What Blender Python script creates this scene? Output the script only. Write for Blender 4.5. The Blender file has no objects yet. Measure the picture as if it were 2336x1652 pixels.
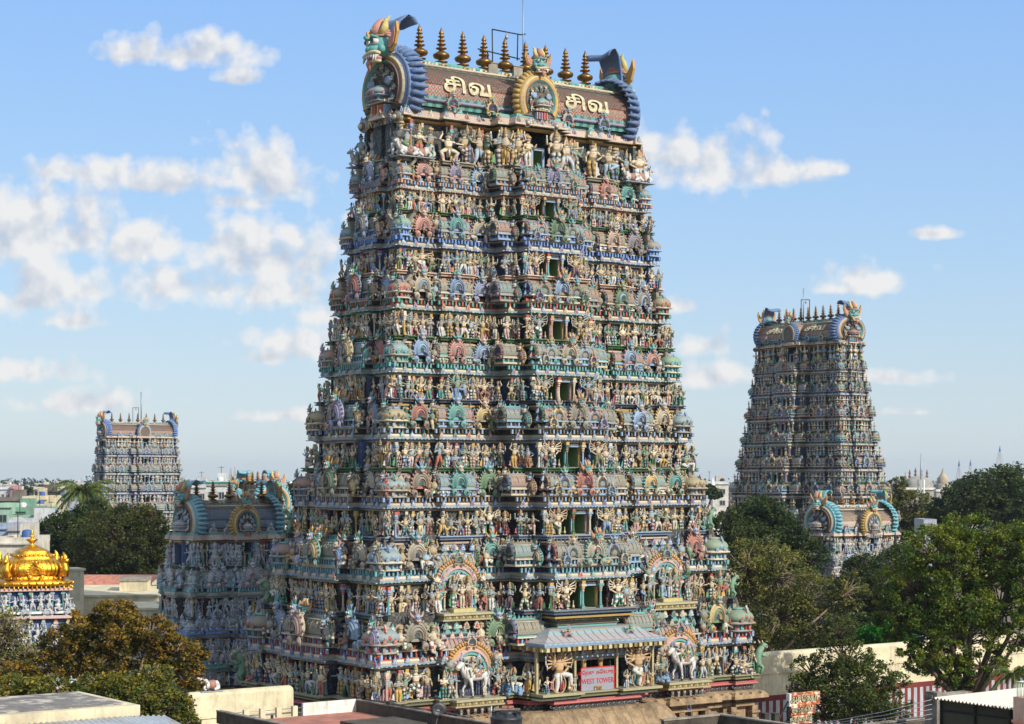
import bpy, math, random
import numpy as np
from math import sin, cos, pi, radians
random.seed(7); rng = np.random.default_rng(7)
SC = bpy.context.scene; COL = SC.collection

# ---------------------------------------------------------------- camera geometry (metres; photograph is 2336 x 1652)
F, CX, HY, EYE = 4418.0, 1168.0, 1083.0, 22.5
AL = radians(35.873); CA, SA = cos(AL), sin(AL)          # heading of the temple's north-south axis
def at(px, py, Y):                                        # a point of the place, from where it was measured
    return np.array([(px-CX)/F*Y, Y, EYE+(HY-py)/F*Y])
def srgb(r, g=None, b=None):
    if g is None: r, g, b = r
    return tuple(((c/255)/12.92 if c/255 <= .04045 else (((c/255)+.055)/1.055)**2.4) for c in (r, g, b))

# ---------------------------------------------------------------- materials
MATS = {}
def new_mat(name):
    m = bpy.data.materials.new(name); m.use_nodes = True
    nt = m.node_tree; bs = nt.nodes['Principled BSDF']; MATS[name] = m
    return m, nt, bs
def nd(nt, t, **kw):
    n = nt.nodes.new(t)
    for k, v in kw.items():
        if k.startswith('i_'):
            n.inputs[int(k[2:]) if k[2:].isdigit() else k[2:].replace('_', ' ')].default_value = v
        else: setattr(n, k, v)
    return n
def noise(nt, scale, detail=4, rough=.6, vec=None, dist=0):
    n = nd(nt, 'ShaderNodeTexNoise'); n.inputs['Scale'].default_value = scale
    n.inputs['Detail'].default_value = detail; n.inputs['Roughness'].default_value = rough; n.inputs['Distortion'].default_value = dist
    if vec is None: vec = nd(nt, 'ShaderNodeNewGeometry').outputs['Position']
    nt.links.new(vec, n.inputs['Vector']); return n.outputs['Fac']
def ramp(nt, fac, stops):
    n = nd(nt, 'ShaderNodeValToRGB'); e = n.color_ramp.elements
    while len(e) < len(stops): e.new(.5)
    for el, (p, c) in zip(e, stops):
        el.position = p; el.color = (*c, 1) if len(c) == 3 else c
    nt.links.new(fac, n.inputs['Fac']); return n.outputs['Color']
def rampf(nt, fac, a, b, lo=0., hi=1.):
    n = nd(nt, 'ShaderNodeMapRange'); n.inputs['From Min'].default_value = a; n.inputs['From Max'].default_value = b
    n.inputs['To Min'].default_value = lo; n.inputs['To Max'].default_value = hi
    nt.links.new(fac, n.inputs['Value']); return n.outputs['Result']
def mth(nt, op, a, b=None, c=None):
    n = nd(nt, 'ShaderNodeMath', operation=op)
    for i, v in enumerate((a, b, c)):
        if v is None: continue
        if isinstance(v, (int, float)): n.inputs[i].default_value = v
        else: nt.links.new(v, n.inputs[i])
    return n.outputs[0]
def mixc(nt, fac, a, b, mode='MIX'):
    n = nd(nt, 'ShaderNodeMix', data_type='RGBA', blend_type=mode)
    for s, v in ((0, fac), (6, a), (7, b)):
        if isinstance(v, (int, float)): n.inputs[s].default_value = v
        elif isinstance(v, tuple): n.inputs[s].default_value = (*v, 1) if len(v) == 3 else v
        else: nt.links.new(v, n.inputs[s])
    return n.outputs[2]
def bump(nt, bs, h, strength=.4, dist=.02):
    n = nd(nt, 'ShaderNodeBump'); n.inputs['Strength'].default_value = strength; n.inputs['Distance'].default_value = dist
    nt.links.new(h, n.inputs['Height']); nt.links.new(n.outputs[0], bs.inputs['Normal'])
def stretch(nt, sx, sy, sz):
    g = nd(nt, 'ShaderNodeNewGeometry'); v = nd(nt, 'ShaderNodeVectorMath', operation='MULTIPLY')
    v.inputs[1].default_value = (sx, sy, sz); nt.links.new(g.outputs['Position'], v.inputs[0]); return v.outputs[0]

GRIME = srgb(96, 84, 66)
def painted(name, tile=False, grime=.62, far=False):
    m, nt, bs = new_mat(name); L = nt.links
    col = nd(nt, 'ShaderNodeAttribute', attribute_name='Col').outputs['Color']
    if tile:                                              # fish-scale lattice of the barrel roofs, laid out on the surface's own UV
        uv = nd(nt, 'ShaderNodeUVMap').outputs[0]; sp = nd(nt, 'ShaderNodeSeparateXYZ'); L.new(uv, sp.inputs[0])
        a = mth(nt, 'ADD', sp.outputs[0], sp.outputs[1]); b = mth(nt, 'SUBTRACT', sp.outputs[0], sp.outputs[1])
        fa = mth(nt, 'ABSOLUTE', mth(nt, 'SUBTRACT', mth(nt, 'FRACT', a), .5)); fb = mth(nt, 'ABSOLUTE', mth(nt, 'SUBTRACT', mth(nt, 'FRACT', b), .5))
        edge = mth(nt, 'MAXIMUM', fa, fb); line = rampf(nt, edge, .41, .46); dot = rampf(nt, edge, .22, .13)
        col = mixc(nt, line, col, srgb(190, 166, 136)); col = mixc(nt, dot, col, srgb(120, 176, 172))
    hs = nd(nt, 'ShaderNodeHueSaturation'); hs.inputs['Saturation'].default_value = .96; hs.inputs['Value'].default_value = .84; L.new(col, hs.inputs['Color']); col = hs.outputs[0]
    n1 = noise(nt, .55, 6, .7); n2 = noise(nt, 9., 5, .72); n3 = noise(nt, 1., 6, .7, stretch(nt, 6, 6, .6))
    d = mth(nt, 'ADD', mth(nt, 'MULTIPLY', n1, .35), mth(nt, 'MULTIPLY', n2, .65))
    d = rampf(nt, d, .45, .60, 0, grime)
    st = rampf(nt, n3, .52, .72, 0, .5)
    up = nd(nt, 'ShaderNodeSeparateXYZ'); L.new(nd(nt, 'ShaderNodeNewGeometry').outputs['Normal'], up.inputs[0])
    top = mth(nt, 'MULTIPLY', rampf(nt, up.outputs[2], .3, .85, 0, .55), rampf(nt, n2, .3, .6, .35, 1))   # lichen and soot settle on ledge tops
    fac = mth(nt, 'MAXIMUM', mth(nt, 'MAXIMUM', d, st), top)
    g = mixc(nt, rampf(nt, n2, .35, .65), srgb(62, 58, 54), srgb(150, 142, 124))
    col = mixc(nt, fac, col, g)
    L.new(col, bs.inputs['Base Color']); bs.inputs['Roughness'].default_value = .62
    bs.inputs['Specular IOR Level'].default_value = .3
    if not far:
        bump(nt, bs, mth(nt, 'ADD', noise(nt, 16, 4, .6), mth(nt, 'MULTIPLY', noise(nt, 5, 3, .5), 1.2)), .5, .05)
    return m
painted('painted_stucco'); painted('lattice_roof', tile=True, grime=.5)
painted('pale_stucco', grime=.35)

def plain(name, c, rough=.7, metal=0., var=.25, scale=1.5, spec=.4, stain=None, bumpy=.0, streak=0., use_col=False):
    m, nt, bs = new_mat(name)
    col = nd(nt, 'ShaderNodeAttribute', attribute_name='Col').outputs['Color'] if use_col else c
    n = noise(nt, scale, 6, .65)
    dark = mixc(nt, 1., col, (1-var,)*3, 'MULTIPLY'); lite = mixc(nt, 1., col, (1+var*.5,)*3, 'MULTIPLY')
    o = mixc(nt, rampf(nt, n, .3, .7), dark, lite)
    if stain:
        o = mixc(nt, rampf(nt, noise(nt, scale*.6, 7, .7), .5, .66, 0, .85), o, stain)
    if streak:
        o = mixc(nt, rampf(nt, noise(nt, 1.2, 6, .7, stretch(nt, 3, 3, .25)), .5, .75, 0, streak), o, srgb(70, 62, 52))
    nt.links.new(o, bs.inputs['Base Color']); bs.inputs['Roughness'].default_value = rough
    bs.inputs['Metallic'].default_value = metal; bs.inputs['Specular IOR Level'].default_value = spec
    if bumpy: bump(nt, bs, noise(nt, scale*12, 4, .6), bumpy, .02)
    return m
plain('brass', srgb(146, 108, 58), .42, .85, .5, 3., stain=srgb(78, 56, 34))
plain('gold', srgb(250, 188, 66), .33, 1., .5, 2.5, bumpy=.9, stain=srgb(176, 112, 34))
plain('sandstone', srgb(160, 134, 100), .85, 0, .45, 1.4, stain=srgb(98, 80, 60), bumpy=.6, streak=.6)
plain('plaster', srgb(214, 200, 164), .85, 0, .28, .8, stain=srgb(172, 160, 132), streak=.4, bumpy=.3)
plain('white_paint', srgb(226, 220, 208), .8, 0, .2, 1.5, stain=srgb(196, 184, 160), streak=.5, bumpy=.2)
plain('old_concrete', srgb(150, 140, 124), .9, 0, .4, 1.2, stain=srgb(70, 64, 56), bumpy=.4, streak=.5)
plain('black_concrete', srgb(84, 76, 62), .9, 0, .5, 1.5, stain=srgb(36, 33, 29), bumpy=.5, streak=.7)
plain('slab_top', srgb(122, 116, 108), .9, 0, .35, 2., stain=srgb(214, 202, 182), bumpy=.4)
plain('terracotta', srgb(172, 112, 92), .85, 0, .4, 2., stain=srgb(124, 96, 84), bumpy=.4)
plain('dark_iron', srgb(46, 42, 40), .55, .6, .3, 4.)
plain('grey_iron', srgb(150, 154, 158), .5, .6, .2, 4.)
plain('tank_plastic', srgb(38, 40, 44), .45, 0, .2, 3., stain=srgb(72, 70, 66))
plain('bark', srgb(92, 76, 60), .9, 0, .5, 3., bumpy=.6)
plain('pale_bark', srgb(140, 122, 98), .9, 0, .4, 3., bumpy=.5)
plain('flat_paint', (.5,)*3, .8, 0, .35, .6, use_col=True, streak=.5)
plain('plain_col', (.5,)*3, .6, 0, .15, 2., use_col=True)
plain('zinc_sheet', srgb(178, 184, 188), .5, .25, .2, 1.3, stain=srgb(150, 130, 110), streak=.2)
plain('cement_sheet', srgb(206, 198, 184), .85, 0, .14, 1.2, stain=srgb(196, 186, 170), bumpy=.2)
plain('sign_red', srgb(196, 44, 48), .5, 0, .1)
plain('sign_grey', srgb(140, 142, 148), .45, 0, .06, spec=.5)
plain('cream_letter', srgb(208, 196, 156), .8, 0, .35, 3., stain=srgb(140, 124, 96))
plain('rope', srgb(60, 56, 54), .7, 0, .1)
plain('ground', srgb(128, 112, 90), .95, 0, .35, .02)
plain('asphalt', srgb(80, 78, 74), .95, 0, .3, .2)
def rust_mat():
    m, nt, bs = new_mat('rusty_board')
    n = noise(nt, 3.2, 7, .7); o = ramp(nt, n, [(.40, srgb(226, 214, 194)), (.46, srgb(214, 170, 126)), (.51, srgb(176, 92, 50)), (.66, srgb(104, 50, 38))])
    nt.links.new(o, bs.inputs['Base Color']); bs.inputs['Roughness'].default_value = .8
rust_mat()
def leaf_mat():
    m, nt, bs = new_mat('leaf'); L = nt.links
    c = nd(nt, 'ShaderNodeAttribute', attribute_name='Col').outputs['Color']
    L.new(c, bs.inputs['Base Color']); bs.inputs['Roughness'].default_value = .55; bs.inputs['Specular IOR Level'].default_value = .25
    t = nd(nt, 'ShaderNodeBsdfTranslucent'); L.new(mixc(nt, 1., c, (1.3, 1.25, .5), 'MULTIPLY'), t.inputs[0])
    mx = nd(nt, 'ShaderNodeMixShader'); mx.inputs[0].default_value = .28
    L.new(bs.outputs[0], mx.inputs[1]); L.new(t.outputs[0], mx.inputs[2])
    L.new(mx.outputs[0], nt.nodes['Material Output'].inputs['Surface'])
leaf_mat()

# ---------------------------------------------------------------- mesh batches (numpy): verts, loops, face sizes, face colour (or palette index), uv
class G:
    def __init__(s): s.V = []; s.Lp = []; s.S = []; s.C = []; s.U = []; s.M = []; s.SM = []; s.n = 0
    def add(s, V, Fs, col=(.5, .5, .5), smooth=False, mat=0, uv=None):
        V = np.asarray(V, float).reshape(-1, 3); S = np.array([len(f) for f in Fs], np.int32)
        Lp = np.concatenate([np.asarray(f, np.int64) for f in Fs]) if len(Fs) else np.zeros(0, np.int64)
        if isinstance(col, list): C = np.array(col, float).reshape(-1, 1)      # a list holds one palette index per face
        else:
            col = np.asarray(col, float)
            C = np.full((len(S), 1), float(col)) if col.ndim == 0 else np.tile(col, (len(S), 1)) if col.ndim == 1 else col
        s.raw(V, Lp, S, C, np.full(len(S), mat, np.int32), np.full(len(S), smooth, bool), np.zeros((len(Lp), 2)) if uv is None else uv)
    def raw(s, V, Lp, S, C, M, SM, U):
        s.V.append(V); s.Lp.append(Lp+s.n); s.S.append(S); s.C.append(C); s.M.append(M); s.SM.append(SM); s.U.append(U); s.n += len(V)
    def pack(s):
        return (np.concatenate(s.V), np.concatenate(s.Lp), np.concatenate(s.S), np.concatenate(s.C), np.concatenate(s.M), np.concatenate(s.SM), np.concatenate(s.U))
    def put(s, T, pal=None, loc=(0, 0, 0), rz=0., sc=1., rx=0.):
        V, Lp, S, C, M, SM, U = T
        s.raw(xf(V, loc, rz, sc, rx), Lp, S, C if pal is None else pal[C[:, 0].astype(int)], M, SM, U)
    def box(s, c, d, col=(.5, .5, .5), rz=0., mat=0, taper=1.):
        x, y, z = np.array(d)/2.
        V = np.array([[-x, -y, -z], [x, -y, -z], [x, y, -z], [-x, y, -z], [-x*taper, -y*taper, z], [x*taper, -y*taper, z], [x*taper, y*taper, z], [-x*taper, y*taper, z]])
        s.add(xf(V, c, rz), BOXF, col, False, mat)
    def tube(s, P, R, n=6, col=(.5, .5, .5), smooth=True, mat=0, flat=1.):
        P = np.asarray(P, float); k = len(P); R = np.broadcast_to(np.asarray(R, float), (k,))
        T = np.gradient(P, axis=0); T /= np.linalg.norm(T, axis=1)[:, None]+1e-9
        a = np.array([1., 0, 0]) if abs(T[0, 0]) < .8 else np.array([0, 1., 0])
        V = []
        th = np.arange(n)*2*pi/n
        for i in range(k):
            a = a-T[i]*(a@T[i]); a /= np.linalg.norm(a)+1e-9; b = np.cross(T[i], a)
            r = np.outer(np.cos(th), a)+np.outer(np.sin(th), b); r *= R[i]; r[:, 1] *= flat
            V.append(P[i]+r)
        Fs = [(i*n+j, i*n+(j+1) % n, (i+1)*n+(j+1) % n, (i+1)*n+j) for i in range(k-1) for j in range(n)]
        if isinstance(col, list) and len(col) == k-1: col = [c for c in col for _ in range(n)]+[col[0], col[-1]]
        Fs += [tuple(range(n))[::-1], tuple(range((k-1)*n, k*n))]
        s.add(np.concatenate(V), Fs, col, smooth, mat)
    def lathe(s, prof, n=8, col=(.5, .5, .5), c=(0, 0, 0), smooth=True, mat=0, sx=1., sy=1., sq=None, rot=0., uvs=None):
        k = len(prof); th = np.arange(n)*2*pi/n+rot
        cs, sn = np.cos(th), np.sin(th)
        if sq:                                            # squarish plan (superellipse)
            q = (np.abs(cs)**sq+np.abs(sn)**sq)**(-1/sq); cs, sn = cs*q, sn*q
        V = np.array([[r*cs[j]*sx+c[0], r*sn[j]*sy+c[1], z+c[2]] for r, z in prof for j in range(n)])
        Fs = [(i*n+j, i*n+(j+1) % n, (i+1)*n+(j+1) % n, (i+1)*n+j) for i in range(k-1) for j in range(n)]
        cc = [c for c in col for _ in range(n)] if isinstance(col, list) and len(col) == k-1 else col
        uv = None
        if uvs: uv = np.array([[[j*uvs[0], i*uvs[1]], [(j+1)*uvs[0], i*uvs[1]], [(j+1)*uvs[0], (i+1)*uvs[1]], [j*uvs[0], (i+1)*uvs[1]]] for i in range(k-1) for j in range(n)]).reshape(-1, 2)
        m = mat if np.isscalar(mat) else None
        s.add(V, Fs, cc, smooth, mat if m is not None else 0, uv)
        if m is None: s.M[-1] = np.repeat(np.asarray(mat, np.int32), n)
    def ball(s, c, r, col=(.5, .5, .5), n=8, k=5, mat=0):
        rx, ry, rz_ = (r, r, r) if np.isscalar(r) else r
        a = np.linspace(-pi/2, pi/2, k+1)
        s.lathe([(max(cos(t), .02), sin(t)*rz_) for t in a], n, col, c, True, mat, rx, ry)
    def plate(s, O, th, col, y0=0., smooth=False, mat=0):  # outline (x,z) extruded in y from y0 (front) back to y0+th
        O = np.asarray(O, float); n = len(O)
        V = np.concatenate([np.c_[O[:, 0], np.full(n, y0), O[:, 1]], np.c_[O[:, 0], np.full(n, y0+th), O[:, 1]]])
        Fs = [tuple(range(n)), tuple(range(2*n-1, n-1, -1))]+[(i, n+i, n+(i+1) % n, (i+1) % n) for i in range(n)]
        s.add(V, Fs, col, smooth, mat)
BOXF = [(0, 3, 2, 1), (4, 5, 6, 7), (0, 1, 5, 4), (1, 2, 6, 5), (2, 3, 7, 6), (3, 0, 4, 7)]
def xf(V, loc=(0, 0, 0), rz=0., sc=1., rx=0.):
    V = V*np.asarray(sc, float)
    if rx:
        c, n = cos(rx), sin(rx); V = np.c_[V[:, 0], V[:, 1]*c-V[:, 2]*n, V[:, 1]*n+V[:, 2]*c]
    if rz:
        c, n = cos(rz), sin(rz); V = np.c_[V[:, 0]*c-V[:, 1]*n, V[:, 0]*n+V[:, 1]*c, V[:, 2]]
    return V+np.asarray(loc, float)

def link(name, data, parent=None):
    o = bpy.data.objects.new(name, data); COL.objects.link(o)
    if parent is not None: o.parent = parent
    return o
def mesh_of(name, packs, mats):
    if isinstance(packs, G): packs = [packs.pack()]
    V = []; Lp = []; n = 0
    for p in packs: V.append(p[0]); Lp.append(p[1]+n); n += len(p[0])
    V = np.concatenate(V); Lp = np.concatenate(Lp); S = np.concatenate([p[2] for p in packs]); C = np.concatenate([p[3] for p in packs])
    M = np.concatenate([p[4] for p in packs]); SM = np.concatenate([p[5] for p in packs]); U = np.concatenate([p[6] for p in packs])
    me = bpy.data.meshes.new(name)
    me.vertices.add(len(V)); me.vertices.foreach_set('co', V.astype(np.float32).ravel())
    me.loops.add(len(Lp)); me.loops.foreach_set('vertex_index', Lp.astype(np.int32))
    me.polygons.add(len(S)); st = np.concatenate([[0], np.cumsum(S)[:-1]]).astype(np.int32)
    me.polygons.foreach_set('loop_start', st)
    used = np.unique(M); mp = np.zeros(int(M.max())+1, np.int32)
    for i, u in enumerate(used): me.materials.append(MATS[mats[u]]); mp[u] = i
    me.polygons.foreach_set('material_index', mp[M]); me.polygons.foreach_set('use_smooth', SM)
    if C.shape[1] == 3:
        a = me.attributes.new('Col', 'FLOAT_COLOR', 'FACE'); a.data.foreach_set('color', np.c_[np.clip(C, 0, 1), np.ones(len(C))].astype(np.float32).ravel())
    if np.any(U):
        l = me.uv_layers.new(name='UVMap'); l.data.foreach_set('uv', U.astype(np.float32).ravel())
    me.update(calc_edges=True); me.validate()
    return me
STM = ['painted_stucco', 'lattice_roof', 'brass', 'pale_stucco', 'sandstone', 'gold', 'cream_letter', 'white_paint']
def obj(name, g, mats=STM, parent=None):
    if isinstance(mats, str): mats = [mats]
    return link(name, mesh_of(name, g, mats), parent)
def tag(o, label=None, cat=None, group=None, kind=None):
    if cat and not kind: kind = 'thing'
    for k, v in (('label', label), ('category', cat), ('group', group), ('kind', kind)):
        if v: o[k] = v
    return o
def thing(name, label, cat, loc=(0, 0, 0), rz=0., group=None):
    o = link(name, None); o.location = tuple(map(float, loc)); o.rotation_euler = (0, 0, rz); return tag(o, label, cat, group)
class Kinds:                                              # countable parts of one thing: the 100 that show largest as parts, the rest as one
    def __init__(s, root, mats=STM): s.d = {}; s.root = root; s.mats = mats
    def add(s, name, g, score): s.d.setdefault(name, []).append((score, g.pack() if isinstance(g, G) else g))
    def emit(s, cap=100):
        for name, L in s.d.items():
            L.sort(key=lambda t: -t[0])
            for sc, p in L[:cap]: obj(name, [p], s.mats, s.root)
            if len(L) > cap: tag(obj(name, [p for _, p in L[cap:]], s.mats, s.root), kind='stuff')
# ---------------------------------------------------------------- palettes of the painted stucco (paint colours)
P_ = lambda *a: srgb(*a)
CREAM, PINK, TEAL, SKY, NAVY, OCHRE, GREEN, RED, MAROON, WHITE, BLACK, GREY, BROWN, SAGE, LILAC, DTEAL, GOLD_, ORANGE, STONE = (
    P_(222, 206, 172), P_(216, 164, 150), P_(96, 176, 168), P_(146, 174, 204), P_(26, 44, 84), P_(216, 164, 66), P_(52, 116, 48), P_(196, 72, 54),
    P_(70, 26, 30), P_(232, 226, 216), P_(22, 22, 26), P_(128, 132, 130), P_(120, 92, 60), P_(120, 164, 128), P_(164, 156, 184), P_(24, 74, 76), P_(200, 170, 112), P_(216, 140, 76), P_(172, 166, 150))
SKINS = [P_(220, 198, 160), P_(226, 208, 178), P_(206, 184, 146), P_(216, 194, 158), P_(202, 186, 158), P_(150, 176, 184), P_(130, 156, 134), P_(164, 160, 150), P_(160, 172, 176), P_(230, 210, 178)]
CLOTH = [P_(226, 222, 212), P_(214, 172, 76), P_(90, 156, 138), P_(190, 96, 76), P_(120, 152, 190), P_(222, 180, 166), P_(170, 192, 208), P_(224, 206, 150), P_(120, 90, 100), P_(80, 126, 84), P_(226, 214, 190), P_(206, 206, 202)]
STRIPE = [P_(60, 66, 80), P_(150, 110, 90), P_(232, 226, 214), P_(60, 74, 68), P_(130, 104, 70)]
FLARE = [P_(212, 156, 148), P_(70, 160, 148), P_(150, 186, 226), P_(226, 216, 210), P_(196, 88, 100), P_(90, 160, 96), P_(216, 170, 80)]
ARCHC = [P_(156, 184, 212), P_(212, 158, 142), P_(104, 172, 160), P_(220, 190, 126), P_(168, 160, 190), P_(110, 146, 104), P_(200, 120, 100), P_(136, 160, 192), P_(206, 190, 160), P_(160, 150, 130)]
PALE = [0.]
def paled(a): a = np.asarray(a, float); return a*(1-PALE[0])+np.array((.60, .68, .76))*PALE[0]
def pick(r, a): return a[int(r.integers(len(a)))]
def stat_pal(r):
    sk = pick(r, SKINS) if r.random() < .9 else pick(r, SKINS[5:9])
    c = pick(r, CLOTH); st = pick(r, STRIPE) if r.random() < .7 else c
    j = lambda k: np.clip(np.array(k)*(.85+.3*r.random()), 0, 1)
    return paled([j(sk), j(GOLD_), j(c), j(st), j(pick(r, FLARE)), j(pick(r, FLARE)), j(P_(160, 120, 60)), j(P_(60, 46, 34)), j(pick(r, ARCHC)), j(WHITE), j(BLACK)])

# ---------------------------------------------------------------- temple figures
def figure(n=6, legs='stand', arms=(('fold', 'fold'),), flare=True, crown='cone', halo=False, sway=0., belly=1., club=False, eyes=False, thin=1.):
    g = G(); w = sway
    hz = .5
    if legs == 'squat': hz = .40
    if legs == 'seat': hz = .16
    px = .05*w
    K = {'stand': [((.065+w*.02, -.01, .27), (.06, 0, .03)), ((-.065+w*.04, -.02 if w else -.01, .27), (-.06, 0, .03))],
         'apart': [((.17, -.05, .28), (.22, .02, .03)), ((-.10, -.07, .27), (-.16, 0, .03))],
         'raise': [((.06, -.01, .27), (.05, 0, .03)), ((-.22, -.14, .47), (-.02, -.16, .33))],
         'step': [((.26, -.12, .46), (.30, -.10, .20)), ((-.05, -.02, .27), (-.08, 0, .03))],
         'squat': [((.23, -.1, .30), (.14, 0, .03)), ((-.23, -.1, .30), (-.14, 0, .03))],
         'seat': [((.26, -.16, .14), (.02, -.24, .07)), ((-.24, -.18, .20), (-.2, -.2, -.12))]}[legs]
    for sgn, (kn, an) in zip((1, -1), K):
        hip = np.array((sgn*.062+px, 0, hz)); kn = np.array(kn)+(px*.5, 0, 0); an = np.array(an)
        pts = [hip, hip*.66+kn*.34, hip*.33+kn*.67, kn, kn*.66+an*.34, kn*.33+an*.67, an, an+(sgn*.01, -.09, -.015)]
        g.tube(pts, np.array([.078, .076, .068, .058, .055, .048, .036, .03])*thin, n, [2, 3, 2, 3, 2, 3, 0.])
    sz = hz+.32; sx = px*.4
    g.tube([(px, .0, hz-.05), (px, 0, hz+.04), (px*.8, -.015*belly, hz+.13), (sx, -.01, hz+.22), (sx, 0, hz+.30), (sx, 0, hz+.345), (sx, 0, hz+.40)],
           np.array([.10, .118, .096*belly, .118*max(1, belly*.85), .125, .06, .045])*thin, n+2, [2, 6, 0, 0, 0, 0.], flat=.72)
    g.tube([(px, -.08, hz+.03), (px, -.1, hz-.12), (px, -.09, hz-.26)] if legs != 'seat' else [(px, -.08, hz+.03), (px, -.14, hz), (px, -.2, hz-.05)], [.03, .035, .02], 4, [3, 2.])
    g.lathe([(.07, 0), (.135, .01), (.07, .03)], n+2, [6, 6.], (sx, -.005, hz+.30), sy=.75)
    hc = (sx+.02*w, -.015, hz+.46)
    g.ball(hc, (.062, .066, .078), 0., n+2, 5)
    g.ball((hc[0], hc[1]-.066, hc[2]-.008), (.014, .02, .022), 0., 4, 3)
    for s_ in (1, -1):
        g.ball((hc[0]+s_*.064, hc[1]+.01, hc[2]-.02), (.016, .018, .034), 1., 4, 3)
        if eyes:
            g.ball((hc[0]+s_*.026, hc[1]-.056, hc[2]+.012), (.017, .014, .012), 9., 6, 4); g.ball((hc[0]+s_*.026, hc[1]-.068, hc[2]+.012), (.008, .006, .009), 10., 5, 3)
            g.tube([(hc[0]+s_*.004, hc[1]-.072, hc[2]-.03), (hc[0]+s_*.03, hc[1]-.068, hc[2]-.034), (hc[0]+s_*.05, hc[1]-.056, hc[2]-.02)], [.008, .008, .003], 4, 10.)
    if eyes: g.ball((hc[0], hc[1]-.06, hc[2]-.046), (.018, .01, .006), 3., 5, 3)
    if crown == 'cone': g.lathe([(.068, .03), (.074, .06), (.06, .075), (.062, .11), (.046, .13), (.045, .16), (.026, .185), (.02, .22), (.002, .25)], n+1, [6, 1, 6, 1, 6, 1, 1, 1.], hc)
    elif crown == 'bun': g.lathe([(.066, .02), (.07, .05), (.05, .09), (.035, .10), (.045, .13), (.004, .17)], n+1, [7, 7, 6, 7, 7.], hc)
    else: g.lathe([(.068, .02), (.1, .05), (.088, .10), (.05, .12), (.002, .15)], n+1, [6, 1, 6, 1.], hc)
    if halo:
        a = np.linspace(-.7, pi+.7, 13)
        g.plate([(hc[0]+.15*cos(t), hc[2]+.02+.17*sin(t)) for t in a], .02, 8., .06)
        for t in a[1:-1]: g.ball((hc[0]+.155*cos(t), .06, hc[2]+.02+.175*sin(t)), .022, 1., 4, 3)
    A = {'down': ((.20, 0, -.16), (.215, -.06, -.30)), 'fold': ((.20, -.03, -.15), (.035, -.145, -.09)), 'bless': ((.20, -.03, -.14), (.19, -.16, .0)),
         'up': ((.24, 0, .06), (.17, -.03, .24)), 'hip': ((.27, .02, -.14), (.13, -.06, -.24)), 'back': ((.24, .05, -.03), (.26, .0, .15)),
         'out': ((.22, 0, -.05), (.40, -.06, -.08)), 'bow': ((.22, -.04, 0), (.40, -.1, .05))}
    for pr in arms:
        for s_, k in zip((1, -1), pr):
            if k is None: continue
            if isinstance(k, (int, float)):                # one of a fan of arms, at this angle
                e = (.19*cos(k), .035, .19*sin(k)+.02); h = (.40*cos(k), -.01, .40*sin(k)+.06)
            else: e, h = A[k]
            sh = np.array((sx+s_*.118, 0, sz-.03)); e = sh+(s_*(e[0]-.118), e[1], e[2]); h = sh+(s_*(h[0]-.118), h[1], h[2])
            q = .72 if isinstance(k, (int, float)) else 1.
            g.tube([sh, (sh+e)/2, e, (e+h)/2, h], np.array([.046, .042, .035, .032, .024])*q*thin, max(4, n-1), [0, 6, 0, 0.])
            g.ball(h, .03*q, 0., 5, 3)
            if k in ('back', 'up') or isinstance(k, (int, float)): g.tube([h+(0, 0, -.05), h+(s_*.01, -.01, .09)], [.012, .022], 4, 1. if s_ > 0 else 9.)
    if flare:
        for s_, ci in ((1, 4.), (-1, 5.)):
            O = [(s_*.09+px, hz+.02)]+[(s_*(.12+.12*t+.02*sin(t*13)), hz+.02-.40*t) for t in np.linspace(.1, 1, 7)]+[(s_*.08, .04)]
            g.plate(O if s_ < 0 else O[::-1], .02, ci, .045)
    if club:
        g.lathe([(.02, 0), (.05, .03), (.055, .09), (.03, .12), (.045, .15), (.02, .17), (.016, .34)], n, [1, 7, 1, 9, 1, 1.], (.24, -.1, 0))
    if legs in ('stand', 'raise') and not club: g.lathe([(.14, -.015), (.15, 0), (.12, .02)], n, 6., sy=.7)
    return g.pack()
FAN = [radians(a) for a in (-28, -10, 8, 26, 44, 62)]
def fanarms(k, front=('hip', 'hip')): return tuple((a, a) for a in FAN[:k])+(front,)
FIGS = [figure(arms=(('fold', 'fold'),)), figure(arms=(('bless', 'bless'), ('back', 'back')), halo=True), figure(arms=(('down', 'bless'),), sway=1.),
        figure(arms=(('hip', 'down'),), sway=-1., crown='bun'), figure(arms=(('bless', 'hip'), ('back', 'back'))), figure(arms=(('down', 'down'), ('back', 'back')), halo=True),
        figure(arms=(('up', 'down'),), sway=1., crown='cap'), figure(legs='apart', arms=(('up', 'hip'),), crown='bun'), figure(legs='raise', arms=(('up', 'up'),), sway=.5),
        figure(arms=(('bless', 'down'),), sway=-1., crown='cap', halo=True), figure(legs='apart', arms=(('bow', 'bless'),)), figure(arms=(('fold', 'fold'), ('back', 'back')), belly=1.25)]
FIGS += [figure(arms=(('fold', 'bless'), ('back', 'back')), sway=.8, halo=True), figure(legs='squat', arms=(('up', 'out'),), crown='bun'), figure(arms=(('out', 'hip'),), sway=-.7, crown='cap'), figure(legs='apart', arms=(('out', 'up'), ('back', 'back')), halo=True), figure(legs='raise', arms=(('out', 'bless'),), sway=-.8, crown='bun', flare=False), figure(arms=(('hip', 'hip'), ('back', 'up')), belly=1.35, thin=1.15, halo=True)]
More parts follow.
